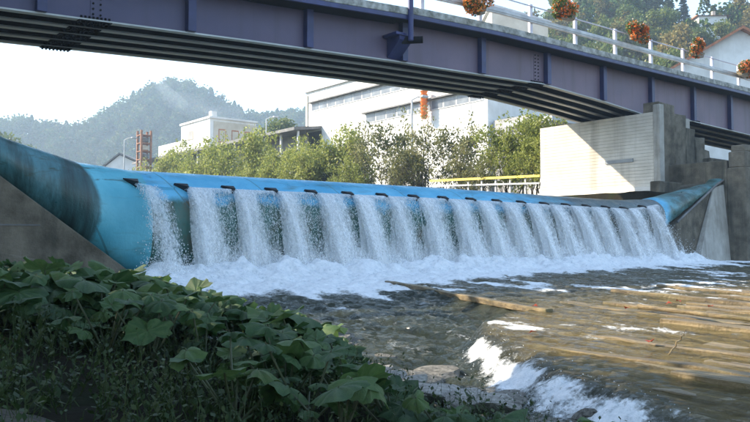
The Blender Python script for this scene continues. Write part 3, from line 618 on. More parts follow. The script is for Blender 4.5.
# ------------------------------------------------------------------ timber apron below the dam
def wz(x, y): return float(water_z(np.array(x), np.array(y))[0])
ap = empty('timber_apron', (3, -12, .2), 'old sunlit timber apron of long wet planks lying across the riverbed', 'timber apron')
rp = random.Random(11)
x = -1.6
while x < 15:
    wd = rp.uniform(.24, .55); ys = -19.5 + rp.uniform(0, 3)
    while ys < -5:
        ln = rp.uniform(2.6, 5.5); y1 = min(ys + ln, -5.0); ym = (ys + y1) / 2
        lim = min(float(apron_edge(ys)), 99)
        lo = max(float(apron_edge(ys)), float(apron_edge(y1)))
        if x - wd / 2 > lo + .05:
            lift = rp.uniform(-.05, .03) + (.032 if ym < -10.2 else -.045)
            tw = rp.uniform(-.06, .06); dx = rp.uniform(-.05, .05); z0 = wz(x, ys + .1) + lift; z1 = wz(x, y1 - .1) + lift + rp.uniform(-.03, .03); n = 9
            vb = []
            for k in range(n):
                t = k / (n - 1); yy = ys + .04 + (y1 - ys - .08) * t; xx = x + dx * t + rp.uniform(-.012, .012); zz = z0 + (z1 - z0) * t + rp.uniform(-.018, .018); h = wd / 2 * rp.uniform(.82, 1.06)
                vb += [(xx - h, yy, zz - tw * h - .16), (xx + h, yy, zz + tw * h - .16), (xx + h, yy, zz + tw * h - .012), (xx + h * .85, yy, zz + tw * h), (xx - h * .85, yy, zz - tw * h), (xx - h, yy, zz - tw * h - .012)]
            fb = [(5, 4, 3, 2, 1, 0)]
            for k in range(n - 1):
                a = 6 * k; fb += [(a + q, a + (q + 1) % 6, a + 6 + (q + 1) % 6, a + 6 + q) for q in range(6)]
            fb.append(tuple(6 * (n - 1) + q for q in range(6)))
            MB().add(vb, fb).build('plank', MT['wood'], ap)
        ys = y1 + rp.uniform(.02, .15)
    x += wd + rp.uniform(.02, .09)
def log(name, p0, p1, r, label, cat, mat='wood', n=9, sq=0):
    mb = MB(); p0 = np.array(p0, float); p1 = np.array(p1, float); pts = []; rs = []
    for k in range(n):
        t = k / (n - 1); p = p0 + (p1 - p0) * t + np.array([rp.uniform(-.03, .03), 0, rp.uniform(-.015, .015)]); pts.append(p); rs.append(r * (1 - .25 * t) * rp.uniform(.9, 1.08))
    if sq:
        d = (p1 - p0); d /= np.linalg.norm(d); s_ = np.array([d[1], -d[0], 0]); s_ /= np.linalg.norm(s_); v = []; f = [(3, 2, 1, 0)]
        for q, r_ in zip(pts, rs):
            a, b = s_ * r_ * sq, np.array([0, 0, r_]); v += [q - a - b, q + a - b, q + a + b * rp.uniform(.92, 1.05), q - a + b * rp.uniform(.92, 1.05)]
        for k in range(n - 1): f += [(4 * k + q, 4 * k + (q + 1) % 4, 4 * k + 4 + (q + 1) % 4, 4 * k + 4 + q) for q in range(4)]
        f.append(tuple(range(4 * n - 4, 4 * n))); mb.add(v, f); return meta(mb.build(name, MT[mat], bevel=.015), label, cat)
    mb.tube(pts, rs, 9); o = mb.build(name, MT[mat], None, smooth=False); return meta(o, label, cat)
log('beam', (4.45, -4.25, .68), (3.1, -9.9, .48), .065, 'long dark timber beam reaching from the foam to midstream', 'beam', sq=1.5)
log('beam', (.25, -12.2, .385), (.25, -16.5, .335), .05, 'thick weathered beam along the middle of the sunlit apron', 'beam', sq=1.7)
log('beam', (-.72, -13.3, .31), (-.8, -17, .27), .05, 'beam forming the lower edge of the sunlit apron', 'beam', sq=1.6)
log('driftwood_pole', (4.6, -10.6, .55), (3.6, -14.4, .50), .04, 'thin pale pole lying slantwise on the apron', 'pole')
log('branch', (.75, -13.3, .40), (.95, -13.4, .66), .010, 'thin bare twig sticking up from the apron planks', 'branch')
rl_ = [(rp.uniform(-.3, 7), rp.uniform(-14.5, -9.5)) for _ in range(14)]
lm = None
for i, (a, b) in enumerate(rl_):
    if a < float(apron_edge(b)) + .2: continue
    if lm is None:
        v, f = [], []
        for k in range(8): t = 2 * math.pi * k / 8; rr = .05 * (1.25 if k % 2 == 0 else .8); v.append((math.cos(t) * rr, math.sin(t) * rr, .018 * math.cos(2 * t)))
        v.append((0, 0, 0)); f = [(8, k, (k + 1) % 8) for k in range(8)]; lm = pymesh('fallen_leaf', v, f); lm.materials.append(MT['fallen'])
    o = bpy.data.objects.new('fallen_leaf', lm); COL.objects.link(o); o.location = (a, b, wz(a, b) + .075); o.rotation_euler = (rp.uniform(-.3, .3), rp.uniform(-.3, .3), rp.uniform(0, 6))
    meta(o, 'small red autumn leaf lying on the wet timber apron', 'leaf', 'red leaves on the apron')

# ------------------------------------------------------------------ rocks along the near water edge
def rock_mesh(seed, flat=.5):
    rg = np.random.default_rng(seed); v = []; nu, nv = 12, 8
    for i in range(nv):
        ph = math.pi * i / (nv - 1)
        for j in range(nu):
            t = 2 * math.pi * j / nu; v.append((math.sin(ph) * math.cos(t), math.sin(ph) * math.sin(t), math.cos(ph)))
    v = np.array(v); c = rg.normal(size=(9, 3)); c /= np.linalg.norm(c, axis=1)[:, None]; lim = rg.uniform(.5, .85, 9)
    for q, l in zip(c, lim):
        d = v @ q; k = d > l; v[k] -= q * (d[k] - l)[:, None]
    v[:, 2] *= flat
    f = [(i * nu + j, (i + 1) * nu + j, (i + 1) * nu + (j + 1) % nu, i * nu + (j + 1) % nu) for i in range(nv - 1) for j in range(nu)]
    me = pymesh('rock', v, f); me.materials.append(MT['rock']); return me
RM = [rock_mesh(k, .35 + .1 * (k % 3)) for k in range(5)]
for i in range(34):
    y = rp.uniform(-15.5, -4.5); x = float(bank_edge(y)) + rp.uniform(-.45, .12); s = rp.choice([.12, .18, .25, .34])
    o = bpy.data.objects.new('rock', RM[i % 5]); COL.objects.link(o); o.location = (x, y, max(float(ground_z(x, y)), wz(x, y) - .05) + .02); o.scale = (s * rp.uniform(1, 1.7), s, s); o.rotation_euler = (rp.uniform(-.2, .2), rp.uniform(-.2, .2), rp.uniform(0, 6))
    meta(o, 'pale flat stone at the water edge below the leafy bank', 'stone', 'stones along the near bank')
MT['palestone'] = M('pale_stone', (.22, .20, .175), (.48, .45, .41), 6, .85, .8, 14, dist=.05)
for i, (px, py, s) in enumerate([(348, 371, .17), (366, 376, .24), (384, 381, .2), (402, 386, .26), (423, 391, .2), (441, 396, .28), (462, 400, .22), (478, 405, .24), (500, 410, .18)]):
    d_ = ray(px, py); c_ = CAM + d_ * ((.22 - CAM[2]) / d_[2]); me = RM[i % 5].copy(); me.materials.clear(); me.materials.append(MT['palestone'])
    o = bpy.data.objects.new('pale_stone', me); COL.objects.link(o); o.location = (c_[0], c_[1], .24); o.scale = (s * 1.4, s * .8, s * .75); o.rotation_euler = (rp.uniform(-.3, .3), rp.uniform(-.3, .3), rp.uniform(-.6, .3))
    meta(o, 'pale angular stone in the row where leaves meet the water', 'stone', 'pale stones at the tip of the bank')
MT['slab'] = M('dark_bank_rock', (.03, .026, .018), (.11, .09, .065), 5, .9, .9, 14, dist=.05)
for i, (x, y, s, lab) in enumerate([(-5.6, -13.0, .5, 'dark brown rock slab at the lower left corner'), (-5.1, -13.5, .38, 'smaller brown rock slab beside the corner slab')]):
    me = RM[i].copy(); me.materials.clear(); me.materials.append(MT['slab'])
    o = bpy.data.objects.new('rock_slab', me); COL.objects.link(o); o.location = (x, y, float(ground_z(x, y)) + .02); o.scale = (s * .7, s, s * .5); o.rotation_euler = (.1, .25, .5 + i); meta(o, lab, 'rock')

# ------------------------------------------------------------------ butterbur plants
def bbur_leaf(seed):
    rg = np.random.default_rng(seed); nseg, nr = 30, 4; v = [(0, 0, 0)]; vein = [1.0]; lob = rg.uniform(0, 6, 3); cup = rg.uniform(-.25, .35); wav = rg.uniform(.06, .17)
    for r in range(1, nr + 1):
        q = r / nr
        for k in range(nseg):
            t = 2 * math.pi * k / nseg; tt = (t + math.pi) % (2 * math.pi) - math.pi
            R_ = (1 - .72 * math.exp(-(tt / .30) ** 2)) * (1 + .10 * math.sin(3 * t + lob[0]) + .09 * math.sin(7 * t + lob[1])) * (1 + (rg.uniform(-.02, .09) if k % 2 else -rg.uniform(0, .12)) * q)
            R_ *= .86 + .2 * abs(math.sin(t / 2))
            v.append((-q * R_ * math.cos(t), q * R_ * math.sin(t), cup * q * q - .16 * q ** 3 + wav * q * math.sin(5 * t + lob[2]) + (.03 if k % 3 == 0 else -.015) * q))
            vein.append(.9 if k % 3 == 0 else 0.0)
    f = [(0, 1 + k, 1 + (k + 1) % nseg) for k in range(nseg)]
    for r in range(nr - 1):
        a = 1 + r * nseg; f += [(a + k, a + nseg + k, a + nseg + (k + 1) % nseg, a + (k + 1) % nseg) for k in range(nseg)]
    me = pymesh('leaf', v, f); vattr(me, 'vein', vein); me.materials.append(MT['bbur'])
    me.polygons.foreach_set('use_smooth', np.ones(len(me.polygons), bool)); return me
LM = [bbur_leaf(k) for k in range(6)]
sm = MB().tube([(0, 0, 0), (.06, 0, .5), (0, 0, 1)], [.5, .42, .35], 5); smesh = pymesh('stem', sm.v, sm.f); smesh.materials.append(MT['stem'])
spots = []; tries = 0
while len(spots) < 130 and tries < 20000:
    tries += 1; y = rp.uniform(-14.4, -3.2); x = rp.uniform(-8.2, float(bank_edge(y)) - .1)
    dl_ = np.array([x, y, 0]) - CAM; dep = dl_.dot(_f0); px = 375 + FPX * dl_.dot(_R) / dep
    if dep < 5.0 or px < -40 or (dep < 6.6 and px < 230): continue
    if all((x - a) ** 2 + (y - b) ** 2 > .42 ** 2 for a, b in spots): spots.append((x, y))
def where_on_bank(x, y, by):
    v = np.array([x, y, 1.0]) - CAM; px = 375 + FPX * v.dot(_R) / v.dot(_f0); dep = v.dot(_f0)
    a = 'at the left picture edge' if px < 70 else 'below the grey end wall' if px < 160 else 'before the left foot of the falls' if px < 260 else 'where the bank meets the foam' if px < 350 else 'at the low tip of the bank'
    return ('far ' if dep > 9.5 else 'near ') + ('waterside ' if by else ''), a
for i, (x, y) in enumerate(spots):
    g = float(ground_z(x, y)); by = bank_edge(y) - x < 1.5; wb_ = where_on_bank(x, y, by); t = None
    for k in range(rp.choice([6, 7, 8, 9])):
        a = rp.uniform(0, 2 * math.pi); d = rp.uniform(.08, .48); h = rp.uniform(.22, .62) * (1.0 if not by else .85); R_ = (.72 if (x + 6.76) ** 2 + (y + 17.58) ** 2 < 60 else 1) * rp.uniform(.11, .26) * (1 if h > .3 else .75)
        lx, ly = x + d * math.cos(a), y + d * math.sin(a); gz = max(float(ground_z(lx, ly)), 0); lz = gz + h
        v_ = np.array([lx, ly, 0]) - CAM; dep = v_.dot(_f0); px = 375 + FPX * v_.dot(_R) / dep       # plants grow lower towards the tip of the bank
        lz = min(lz, 1.6 - dep / FPX * (np.interp(px, [0, 200, 262, 330, 380, 440, 560], [262, 259, 284, 328, 378, 404, 424]) + rp.uniform(2, 22) - 243))
        if lz < gz + .06: continue
        if t is None: t = empty('butterbur_plant', (x, y, g), f'{wb_[0]}butterbur plant with broad dark leaves {wb_[1]}', 'plant', f'{wb_[0]}butterbur plants {wb_[1]}')
        o = bpy.data.objects.new('leaf', LM[rp.randrange(6)]); COL.objects.link(o); o.parent = t
        o.location = (lx - x, ly - y, lz - g); o.scale = (R_ * rp.uniform(.9, 1.1), R_ * rp.uniform(.95, 1.25), R_ * 1.2)
        o.rotation_euler = (rp.gauss(0, .28), rp.gauss(.2, .26), a)
        s = bpy.data.objects.new('stem', smesh); COL.objects.link(s); s.parent = t
        dv = Vector((lx - x, ly - y, lz - g)); s.rotation_euler = dv.to_track_quat('Z', 'Y').to_euler(); s.scale = (.022, .022, dv.length)
# low weeds and grass among them
rg = np.random.default_rng(5); n = 11000
yy = rg.uniform(-15.2, -2.6, n); xx = bank_edge(yy) - .05 - rg.random(n) ** 1.2 * 7.0; keep = (fbm(xx * 1.3, yy * 1.3, 77) > .40); xx, yy = xx[keep], yy[keep]
k_ = bank_edge(yy) - xx > .35 + .5 * (yy < -10); xx, yy = xx[k_], yy[k_]; zz = ground_z(xx, yy); V = []; 
for x, y, z in zip(xx, yy, zz):
    hgt = rg.uniform(.10, .42); lean = rg.normal(0, .10, 2); nl = rg.integers(5, 11); w_ = .004; tip = np.array([x + lean[0], y + lean[1], z + hgt])
    V += [np.array([x - w_, y, z]), np.array([x + w_, y, z]), tip + [.001, 0, 0], tip - [.001, 0, 0]]
    big = rg.random() < .3
    for k in range(nl):
        t = (k + 1) / nl; a = rg.uniform(0, 6.28); L = rg.uniform(.03, .065) * (1.2 - .6 * t) * (1.5 if big else 1); c = np.array([x + lean[0] * t, y + lean[1] * t, z + hgt * t]); el = rg.uniform(.1, 1.1); d = np.array([math.cos(a) * math.cos(el), math.sin(a) * math.cos(el), math.sin(el)]); e = np.array([-math.sin(a), math.cos(a), rg.normal(0, .3)]) * L * .28
        V += [c, c + d * L * .5 + e, c + d * L, c + d * L * .5 - e]
V = np.array(V); F = np.arange(len(V)).reshape(-1, 4)
meta(link('undergrowth', npmesh('undergrowth', V, F), leafmat('weed_leaf', (.010, .022, .007), (.032, .056, .016), 2, .3, c3=(.07, .085, .032))), 'small weeds and grass covering the near bank', 'weeds', kind='stuff')

# ------------------------------------------------------------------ trees and shrubs
def branch_mesh(mb, p, d, L, r, depth, rg, tips):
    d = d / np.linalg.norm(d); pts = [p]; q = p; rr = [r]
    for k in range(3):
        d = d + rg.normal(0, .13, 3) + np.array([0, 0, .05]); d /= np.linalg.norm(d); q = q + d * L / 3; pts.append(q); rr.append(r * (1 - .15 * (k + 1)))
    mb.tube(pts, rr, 6 if depth > 1 else 4, cap=False)
    if depth == 0: tips.append(q); return
    for k in range(rg.integers(2, 5)):
        nd = d + rg.normal(0, .55, 3); nd[2] = nd[2] * .8 + .15; branch_mesh(mb, pts[rg.integers(1, 4)], nd, L * rg.uniform(.55, .8), r * .55, depth - 1, rg, tips)
def proto_tree(seed, H, rad, leaf, nleaf, mat, trunk=.35, depth=3, stems=1, conifer=False, spread=.5):
    rg = np.random.default_rng(seed); mb = MB(); tips = []; parts = []
    if conifer:
        mb.tube([(0, 0, 0), (0, 0, H)], [H * .018, .02], 6)
        for k in range(int(nleaf / 40)):
            t = rg.random() ** .8; z = H * (.08 + .9 * t); R_ = rad * (1 - t) ** .85 * rg.uniform(.6, 1.1) + .15; a = rg.uniform(0, 6.28)
            c = np.array([math.cos(a) * R_ * .6, math.sin(a) * R_ * .6, z - R_ * .2]); parts.append(leafcloud(c, (R_ * .42, R_ * .42, R_ * .18), 40, leaf, 1.0, rg))
    else:
        for s in range(stems):
            o = np.array([rg.normal(0, .25), rg.normal(0, .25), 0]) if stems > 1 else np.zeros(3); d = np.array([rg.normal(0, .25 if stems > 1 else .06), rg.normal(0, .25 if stems > 1 else .06), 1])
            branch_mesh(mb, o, d, H * trunk, H * .018 / math.sqrt(stems), depth, rg, tips)
        T = np.array(tips); c = T.mean(0); T[:, :2] *= rad / max(np.abs(T[:, :2]).max(), .1); zt = T[:, 2].max(); T[:, 2] *= (H * .93) / zt
        mbv = np.array(mb.v); s = rad / max(np.abs(np.array(tips)[:, :2]).max(), .1); mbv[:, :2] *= s; mbv[:, 2] *= (H * .93) / zt; mb.v = [tuple(q) for q in mbv]
        per = max(nleaf // len(T), 3)
        for q in T:
            k = rad * spread * rg.uniform(.35, .75); parts.append(leafcloud(q, (k, k, k * .8), int(per * rg.uniform(.4, 1.6)) + 1, leaf, 1.0, rg, shell=.5))
    v, f = leafmesh(parts); cm = npmesh('crown', v, f); cm.materials.append(MT[mat])
    tm = pymesh('trunk', mb.v, mb.f); tm.materials.append(MT['bark']); return tm, cm
def plant(name, proto, loc, s, rz, label, cat, group, cname='crown', tname='trunk', sz=None):
    t = empty(name, loc, label, cat, group); t.scale = (s, s, sz or s); t.rotation_euler = (0, 0, rz)
    for nm, me in ((tname, proto[0]), (cname, proto[1])):
        o = bpy.data.objects.new(nm, me); COL.objects.link(o); o.parent = t
    return t
BP = [proto_tree(1, 4.5, 2.1, .085, 4600, 'leaf_bush', .3, 3, 5, spread=.42), proto_tree(2, 4.5, 1.9, .08, 3000, 'leaf_olive', .3, 3, 5, spread=.38), proto_tree(3, 4.5, 2.3, .09, 5200, 'leaf_bush', .3, 3, 6, spread=.42), proto_tree(4, 4.5, 1.7, .075, 1900, 'leaf_olive', .32, 3, 4, spread=.36)]
# right-bank shrubs: (top pixel x, top pixel y, x plane, proto, width factor)
SH = [(158, 152, 30, 2), (180, 148, 33, 0), (203, 146, 31, 2), (222, 143, 30, 0), (243, 140, 29, 2), (262, 143, 31, 0), (285, 139, 29.5, 2), (304, 136, 31, 0), (322, 133, 29, 2), (343, 128, 30, 0), (362, 124, 31, 1), (385, 119, 30, 1), (407, 128, 29, 1),
      (428, 117, 30, 3), (450, 122, 31, 1), (470, 132, 30, 3), (484, 150, 28.5, 3), (505, 126, 30, 0), (524, 119, 31, 2), (536, 128, 29, 0), (462, 150, 28, 3), (395, 150, 28, 3), (350, 152, 27.5, 0), (300, 155, 27.5, 2), (250, 158, 27.5, 2)]
names = {0: 'yellow-green willow shrub', 1: 'olive leafy shrub', 2: 'broad light green shrub', 3: 'sparse thin-leaved shrub'}
where = ['behind the left shoulder of the dam', 'below the white flat-roofed building', 'left of the factory', 'in front of the white factory', 'beside the bridge abutment']
for i, (px, py, xp, k) in enumerate(SH):
    top = at_x(px, py, xp); s = (top[2] - 3.9) / 4.5; s *= 1.06; s *= rp.uniform(.84, 1.14); wd = s * rp.uniform(.72, 1.0)
    wi = 0 if px < 180 else 1 if px < 250 else 2 if px < 306 else 3 if px < 495 else 4
    plant('bank_shrub', BP[k], (top[0], top[1], 3.85), wd, rp.uniform(0, 6.28), f'{names[k]} on the far bank {where[wi]}', 'shrub', f'{names[k]}s {where[wi]}', 'foliage', 'stems', sz=s)
TP = [proto_tree(11, 12, 4.2, .22, 9000, 'leaf_tree', .33, 4), proto_tree(12, 12, 4.0, .22, 8000, 'leaf_autumn', .33, 4), proto_tree(13, 15, 3.0, .22, 7000, 'leaf_fir', conifer=True), proto_tree(14, 13, 3.4, .22, 8000, 'leaf_tree', .36, 4)]
# tall trees of the near left bank, just outside the picture, whose shade covers the bank
for i, (x, y, s, k) in enumerate([(-11.4, -5.6, 1.0, 0), (-15.9, -1.5, 1.25, 3), (-12.3, -9.0, .95, 0), (-16.8, -5.0, 1.25, 0), (-16, -11, 1.1, 3), (-10.8, -14.2, 1.0, 0), (-9.8, -20.5, 1.1, 0), (-8.2, -4.0, .6, 0)]):  # trees by the viewpoint and the small one are added to block sky light
    plant('bank_tree', TP[k], (x, y, float(ground_z(x, y)) - .1), s, i * 1.3, ['broad tree nearest the left end wall', 'tall slim tree behind the left end wall', 'broad tree above the near bank', 'large tree farther up the left bank', 'slim tree left of the near bank', 'unseen broad tree added beside the weedy bank to block sky', 'unseen broad tree added behind the viewpoint to block sky', 'unseen small tree added by the left end wall to block sky'][i], 'tree', 'trees on the near left bank')

# ------------------------------------------------------------------ hills
def cam_ld(l, d): return CAM[0] + _f0[0] * d + _R[0] * l, CAM[1] + _f0[1] * d + _R[1] * l
MOUNDS = [(-135, 520, 101, 74, 110), (-48, 540, 84, 76, 100), (-225, 470, 66, 70, 90), (-330, 470, 70, 100, 100), (60, 640, 62, 90, 120), (150, 300, 62, 62, 80), (215, 270, 58, 60, 90), (330, 330, 120, 120, 120), (62, 178, 44, 46, 48), (110, 165, 27, 36, 45), (250, 620, 60, 160, 120)]
def hill_z(l, d):
    z = 0
    for a, b, h, sa, sb in MOUNDS: z = z + (h * np.exp(-((l - a) / sa) ** 2 - ((d - b) / sb) ** 2)) ** 3
    z = np.cbrt(z)
    return z + (fbm(l * .012, d * .012, 91) - .5) * 14 * sstep(5, 40, z) - 1.0 + 4.0
hl = np.linspace(-620, 620, 160); hd = np.linspace(70, 900, 100); HL, HD = np.meshgrid(hl, hd, indexing='ij'); HX, HY = cam_ld(HL, HD)
meta(link('hills', npmesh('hills', np.stack([HX.ravel(), HY.ravel(), hill_z(HL, HD).ravel()], 1), grid(160, 100)[:, ::-1]), MT['hill'], smooth=True), kind='structure')
# far forest, one mass: small trees of a few dozen leaf-clump faces
rg = np.random.default_rng(23)
def far_tree(seed, conifer, n=210, cs=1.0):
    g = np.random.default_rng(seed)
    if conifer:
        t = g.random(n) ** .7; R_ = (1 - t) * .26 + .02; a = g.uniform(0, 6.28, n); P = np.stack([np.cos(a) * R_, np.sin(a) * R_, .12 + .86 * t], 1); s = .055
    else:
        d = g.standard_normal((n, 3)); d /= np.linalg.norm(d, axis=1)[:, None]; P = d * np.array([.36, .36, .38]) * (g.random((n, 1)) ** .3) * (1 + .25 * np.sin(d[:, :1] * 5 + seed)) + np.array([0, 0, .58]); s = .075
    s *= cs; a = g.standard_normal((n, 3)); a /= np.linalg.norm(a, axis=1)[:, None]; b = np.cross(a, g.standard_normal((n, 3))); b /= np.linalg.norm(b, axis=1)[:, None]
    return np.stack([P - a * s, P - b * s * .8, P + a * s, P + b * s * .8], 1).reshape(-1, 3)
FT = [far_tree(k, k % 3 == 0) for k in range(6)]; FT2 = [far_tree(k, k % 3 == 0, 420, .55) for k in range(6)]
def forest(name, label, l0, l1, d0, d1, n, hmin, cond=None, hsc=(11, 19), mat='leaf_tree', protos=FT):
    l = rg.uniform(l0, l1, n); d = rg.uniform(d0, d1, n); z = hill_z(l, d); k = z > hmin
    if cond is not None: k &= cond(l, d)
    l, d, z = l[k], d[k], z[k]; X_, Y_ = cam_ld(l, d); out = []
    for i in range(len(l)):
        H = rg.uniform(*hsc); r_ = rg.uniform(0, 6.28); c, s = math.cos(r_), math.sin(r_); q = protos[rg.integers(0, 6)] * H; out.append(np.stack([q[:, 0] * c - q[:, 1] * s + X_[i], q[:, 0] * s + q[:, 1] * c + Y_[i], q[:, 2] + z[i] - .5], 1))
    V = np.concatenate(out); meta(link(name, npmesh(name, V, np.arange(len(V)).reshape(-1, 4)), MT[mat]), label, 'forest', kind='stuff')
MT['leaf_far'] = leafmat('forest_leaf', (.022, .05, .014), (.06, .11, .025), .02, .2, c3=(.13, .115, .04), rnd=.6, rough=.95)
forest('far_forest', 'hazy wooded hill beyond the factory', -420, 130, 380, 620, 4200, 9, lambda l, d: l / d < .05, hsc=(8, 14), mat='leaf_far')
forest('hillside_forest', 'sunlit woods on the slope above the right end of the bridge', 30, 260, 130, 400, 950, 10, lambda l, d: (l / d > .18) & (l / d < .6), hsc=(8, 13), mat='leaf_far', protos=FT2)
# trees on the right slope that can be told apart
RT = [(582, 6, 150, 3), (600, -4, 165, 1), (615, 4, 150, 0), (640, -22, 175, 2), (655, -30, 170, 2), (668, -18, 165, 2), (683, -6, 170, 2), (662, 18, 140, 3), (680, 24, 135, 1), (698, 30, 140, 0), (712, 24, 150, 3), (733, -6, 160, 1), (748, 6, 150, 1), (728, 22, 140, 0), (625, 30, 130, 0), (605, 34, 120, 3), (590, 30, 120, 0), (572, 28, 125, 1), (556, 16, 140, 0), (645, 40, 120, 3), (660, 46, 115, 0), (550, -5, 170, 0), (565, -12, 175, 3), (580, -15, 180, 0), (605, -18, 180, 3), (622, -20, 175, 0), (538, 8, 165, 1), (633, 10, 150, 1), (648, 12, 145, 0), (596, 16, 140, 3), (612, 20, 138, 1), (676, 6, 150, 0), (690, 14, 150, 3), (575, 2, 160, 1), (668, 34, 125, 1)]
for i, (px, py, dep, k) in enumerate(RT):
    top = at_d(px, py, dep); H = [12, 12, 15, 13][k]; s = (1.25 if k == 2 else .95) * rp.uniform(.9, 1.15)
    kind = ['green leafy tree', 'yellowing autumn tree', 'tall dark fir', 'slim green tree'][k]
    w_ = 'left of the white gabled house' if px < 690 else 'behind the white gabled house'
    l_ = (px - 375) / FPX * dep; gz_ = float(hill_z(np.array(l_), np.array(float(dep)))) - .4; s = min(max((float(top[2]) - gz_) / H, .75), 2.0)
    plant('hillside_tree', TP[k], (top[0], top[1], gz_), min(s, 1.35), rp.uniform(0, 6), f'{kind} on the slope above the bridge, {w_}', 'tree', f'{kind}s {w_}', sz=s)
for i, (px, py, dep, k) in enumerate([(283, 114, 125, 0), (298, 108, 122, 3), (268, 122, 130, 0), (8, 128, 150, 3), (22, 134, 160, 0)]):
    top = at_d(px, py, dep); H = [12, 12, 15, 13][k]; s = (top[2] - 3.5) / H
    plant('background_tree', TP[k], (top[0], top[1], 3.5), s, i * 2.1, ['rounded green tree at the corner of the factory', 'slim tree against the factory corner', 'low tree between the two white buildings', 'slim tree at the left edge behind the dam', 'hazy round tree near the left edge'][i], 'tree', None)
# ------------------------------------------------------------------ buildings
FX = 43.0
def zx(px, py, xp=FX): return float(at_x(px, py, xp)[2])
def yx(px, xp=FX): return float(at_x(px, 150, xp)[1])
fac = empty('factory_building', (52, 42, 4), 'long white factory with two dark window bands behind the shrubs', 'building')
y0, y1 = yx(488), yx(306); ztop = zx(307, 93)
MB().box(FX, 66, y0, y1, 3.5, ztop).build('wall', MT['white'], fac)
MB().box(FX - .25, 66.2, y0 - .2, y1 + .2, ztop + .002, ztop + .35).build('parapet', MT['mullion'], fac)
zb1 = zx(311, 112); zb2 = zx(369, 123)
for (zz, ya, yb, hh) in ((zb1, y0 + .5, y1 - 1.2, .95), (zb2, y0 + .5, yx(366), 1.0)):
    n = int((yb - ya) / 1.6); st = (yb - ya) / n
    for k in range(n):
        a = ya + k * st; w_ = MB().box(FX - .06, FX - .002, a, a + st - .02, zz, zz + hh).build('window', MT['mullion'], fac)
        MB().box(FX - .075, FX - .062, a + .10, a + st - .12, zz + .1, zz + hh - .1).build('pane', MT['strip'], w_)
    MB().box(FX - .5, FX - .002, ya - .2, yb + .2, zz + hh + .003, zz + hh + .14).build('canopy', MT['roof'], fac)
# ground floor windows and posts
for k in range(11):
    a = y0 + 1 + k * 2.4
    w_ = MB().box(FX - .06, FX - .002, a, a + 1.5, 4.6, 7.0).build('window', MT['mullion'], fac); MB().box(FX - .08, FX - .062, a + .1, a + 1.4, 4.7, 6.9).build('pane', MT['strip'], w_)
MB().box(FX - .12, FX - .002, y1 - .45, y1 - .05, 3.5, ztop - .4).build('downpipe', MT['tan'], fac)
for k in range(9): MB().box(FX - .03, FX - .001, y0 + 2 + k * (y1 - y0 - 3) / 9, y0 + 2.09 + k * (y1 - y0 - 3) / 9, 7.2, zb2 - .1).build('panel_joint', MT['mullion'], fac); MB().box(FX - .03, FX - .001, y0 + 2 + k * (y1 - y0 - 3) / 9, y0 + 2.09 + k * (y1 - y0 - 3) / 9, zb1 + 1.2, ztop - .05).build('panel_joint', MT['mullion'], fac)
# grey end wing with a canopy, to the right of the factory
wg = empty('grey_annex', (48, y0 - 3, 4), 'grey annex with flat canopy at the near end of the factory', 'building')
MB().box(FX + .4, 58, y0 - 4.5, y0 - .3, 3.5, 12.5).build('wall', MT['greywall'], wg)
MB().box(FX - 3.2, 58, y0 - 9.5, y0 - 4.6, 11.0, 11.4).build('canopy', MT['mullion'], wg)
MB().box(FX + .3, 57, y0 - 9.4, y0 - 4.7, 3.5, 10.9).build('inner_wall', MT['white'], wg)
for k in range(3): MB().box(FX - 3.0, FX - 2.8, y0 - 9.3 + k * 2, y0 - 9.1 + k * 2, 3.5, 10.99).build('post', MT['mullion'], wg)
# rubble chute
c = at_x(424, 104, 42.3); ch = MB(); zz = float(zx(424, 91, 42.3)); zlow = float(zx(424, 119, 42.3)); pts = []; rs = []
nseg = 8
chu = empty('rubble_chute', (c[0], c[1], zlow), 'orange tube chute hanging on the factory front', 'chute')
for k in range(nseg):
    h = (zz - zlow) / nseg; MB().tube([(c[0], c[1], zlow + k * h), (c[0], c[1], zlow + (k + .97) * h)], [.24, .40], 12).build('chute_section', MT['orange'], chu)
# white flat-roofed building
cor = at_d(210, 118, 112); cx, cy, cz = map(float, cor)
ya = float(at_x(181, 150, cx)[1]); xa = float(at_y(256, 150, cy)[0])
wb = empty('flat_roofed_building', (cx + 5, cy + 5, 4), 'white flat-roofed building with a tan right face', 'building')
MB().box(cx, xa, cy, ya, 3.5, cz).build('wall', MT['white'], wb)
MB().box(cx + .6, xa - .02, cy - .08, cy - .002, 3.5, cz - .4).build('tan_wall', MT['tan'], wb)
MB().box(cx - .2, xa + .2, cy - .25, ya + .2, cz + .002, cz + .3).build('parapet', MT['white'], wb)
wy = float(at_x(190, 150, cx)[1]); w_ = MB().box(cx - .08, cx - .002, wy - 1.2, wy + 1.2, zx(190, 140, cx), zx(190, 131, cx)).build('window', MT['tan'], wb)
MB().box(cx - .1, cx - .082, wy - 1.0, wy + 1.0, zx(190, 139.5, cx), zx(190, 131.5, cx)).build('pane', MT['greywall'], w_)
MB().box(cx + .5, cx + 1.4, cy + .5, cy + 1.4, cz + .31, cz + 1.2).build('vent', MT['white'], wb)
for k in range(3):
    q = cx + 1.4 + k * 2.2; w_ = MB().box(q, q + 1.2, cy - .12, cy - .082, cz - 3.6, cz - 1.5).build('window', MT['tile'], wb); MB().box(q + .12, q + 1.08, cy - .135, cy - .122, cz - 3.4, cz - 1.7).build('pane', MT['tan'], w_)
yb = float(at_x(153, 150, cx)[1]); MB().box(cx + 1, xa - 2, ya + .22, yb, 3.5, zx(165, 143, cx)).build('annex', MT['white'], wb)
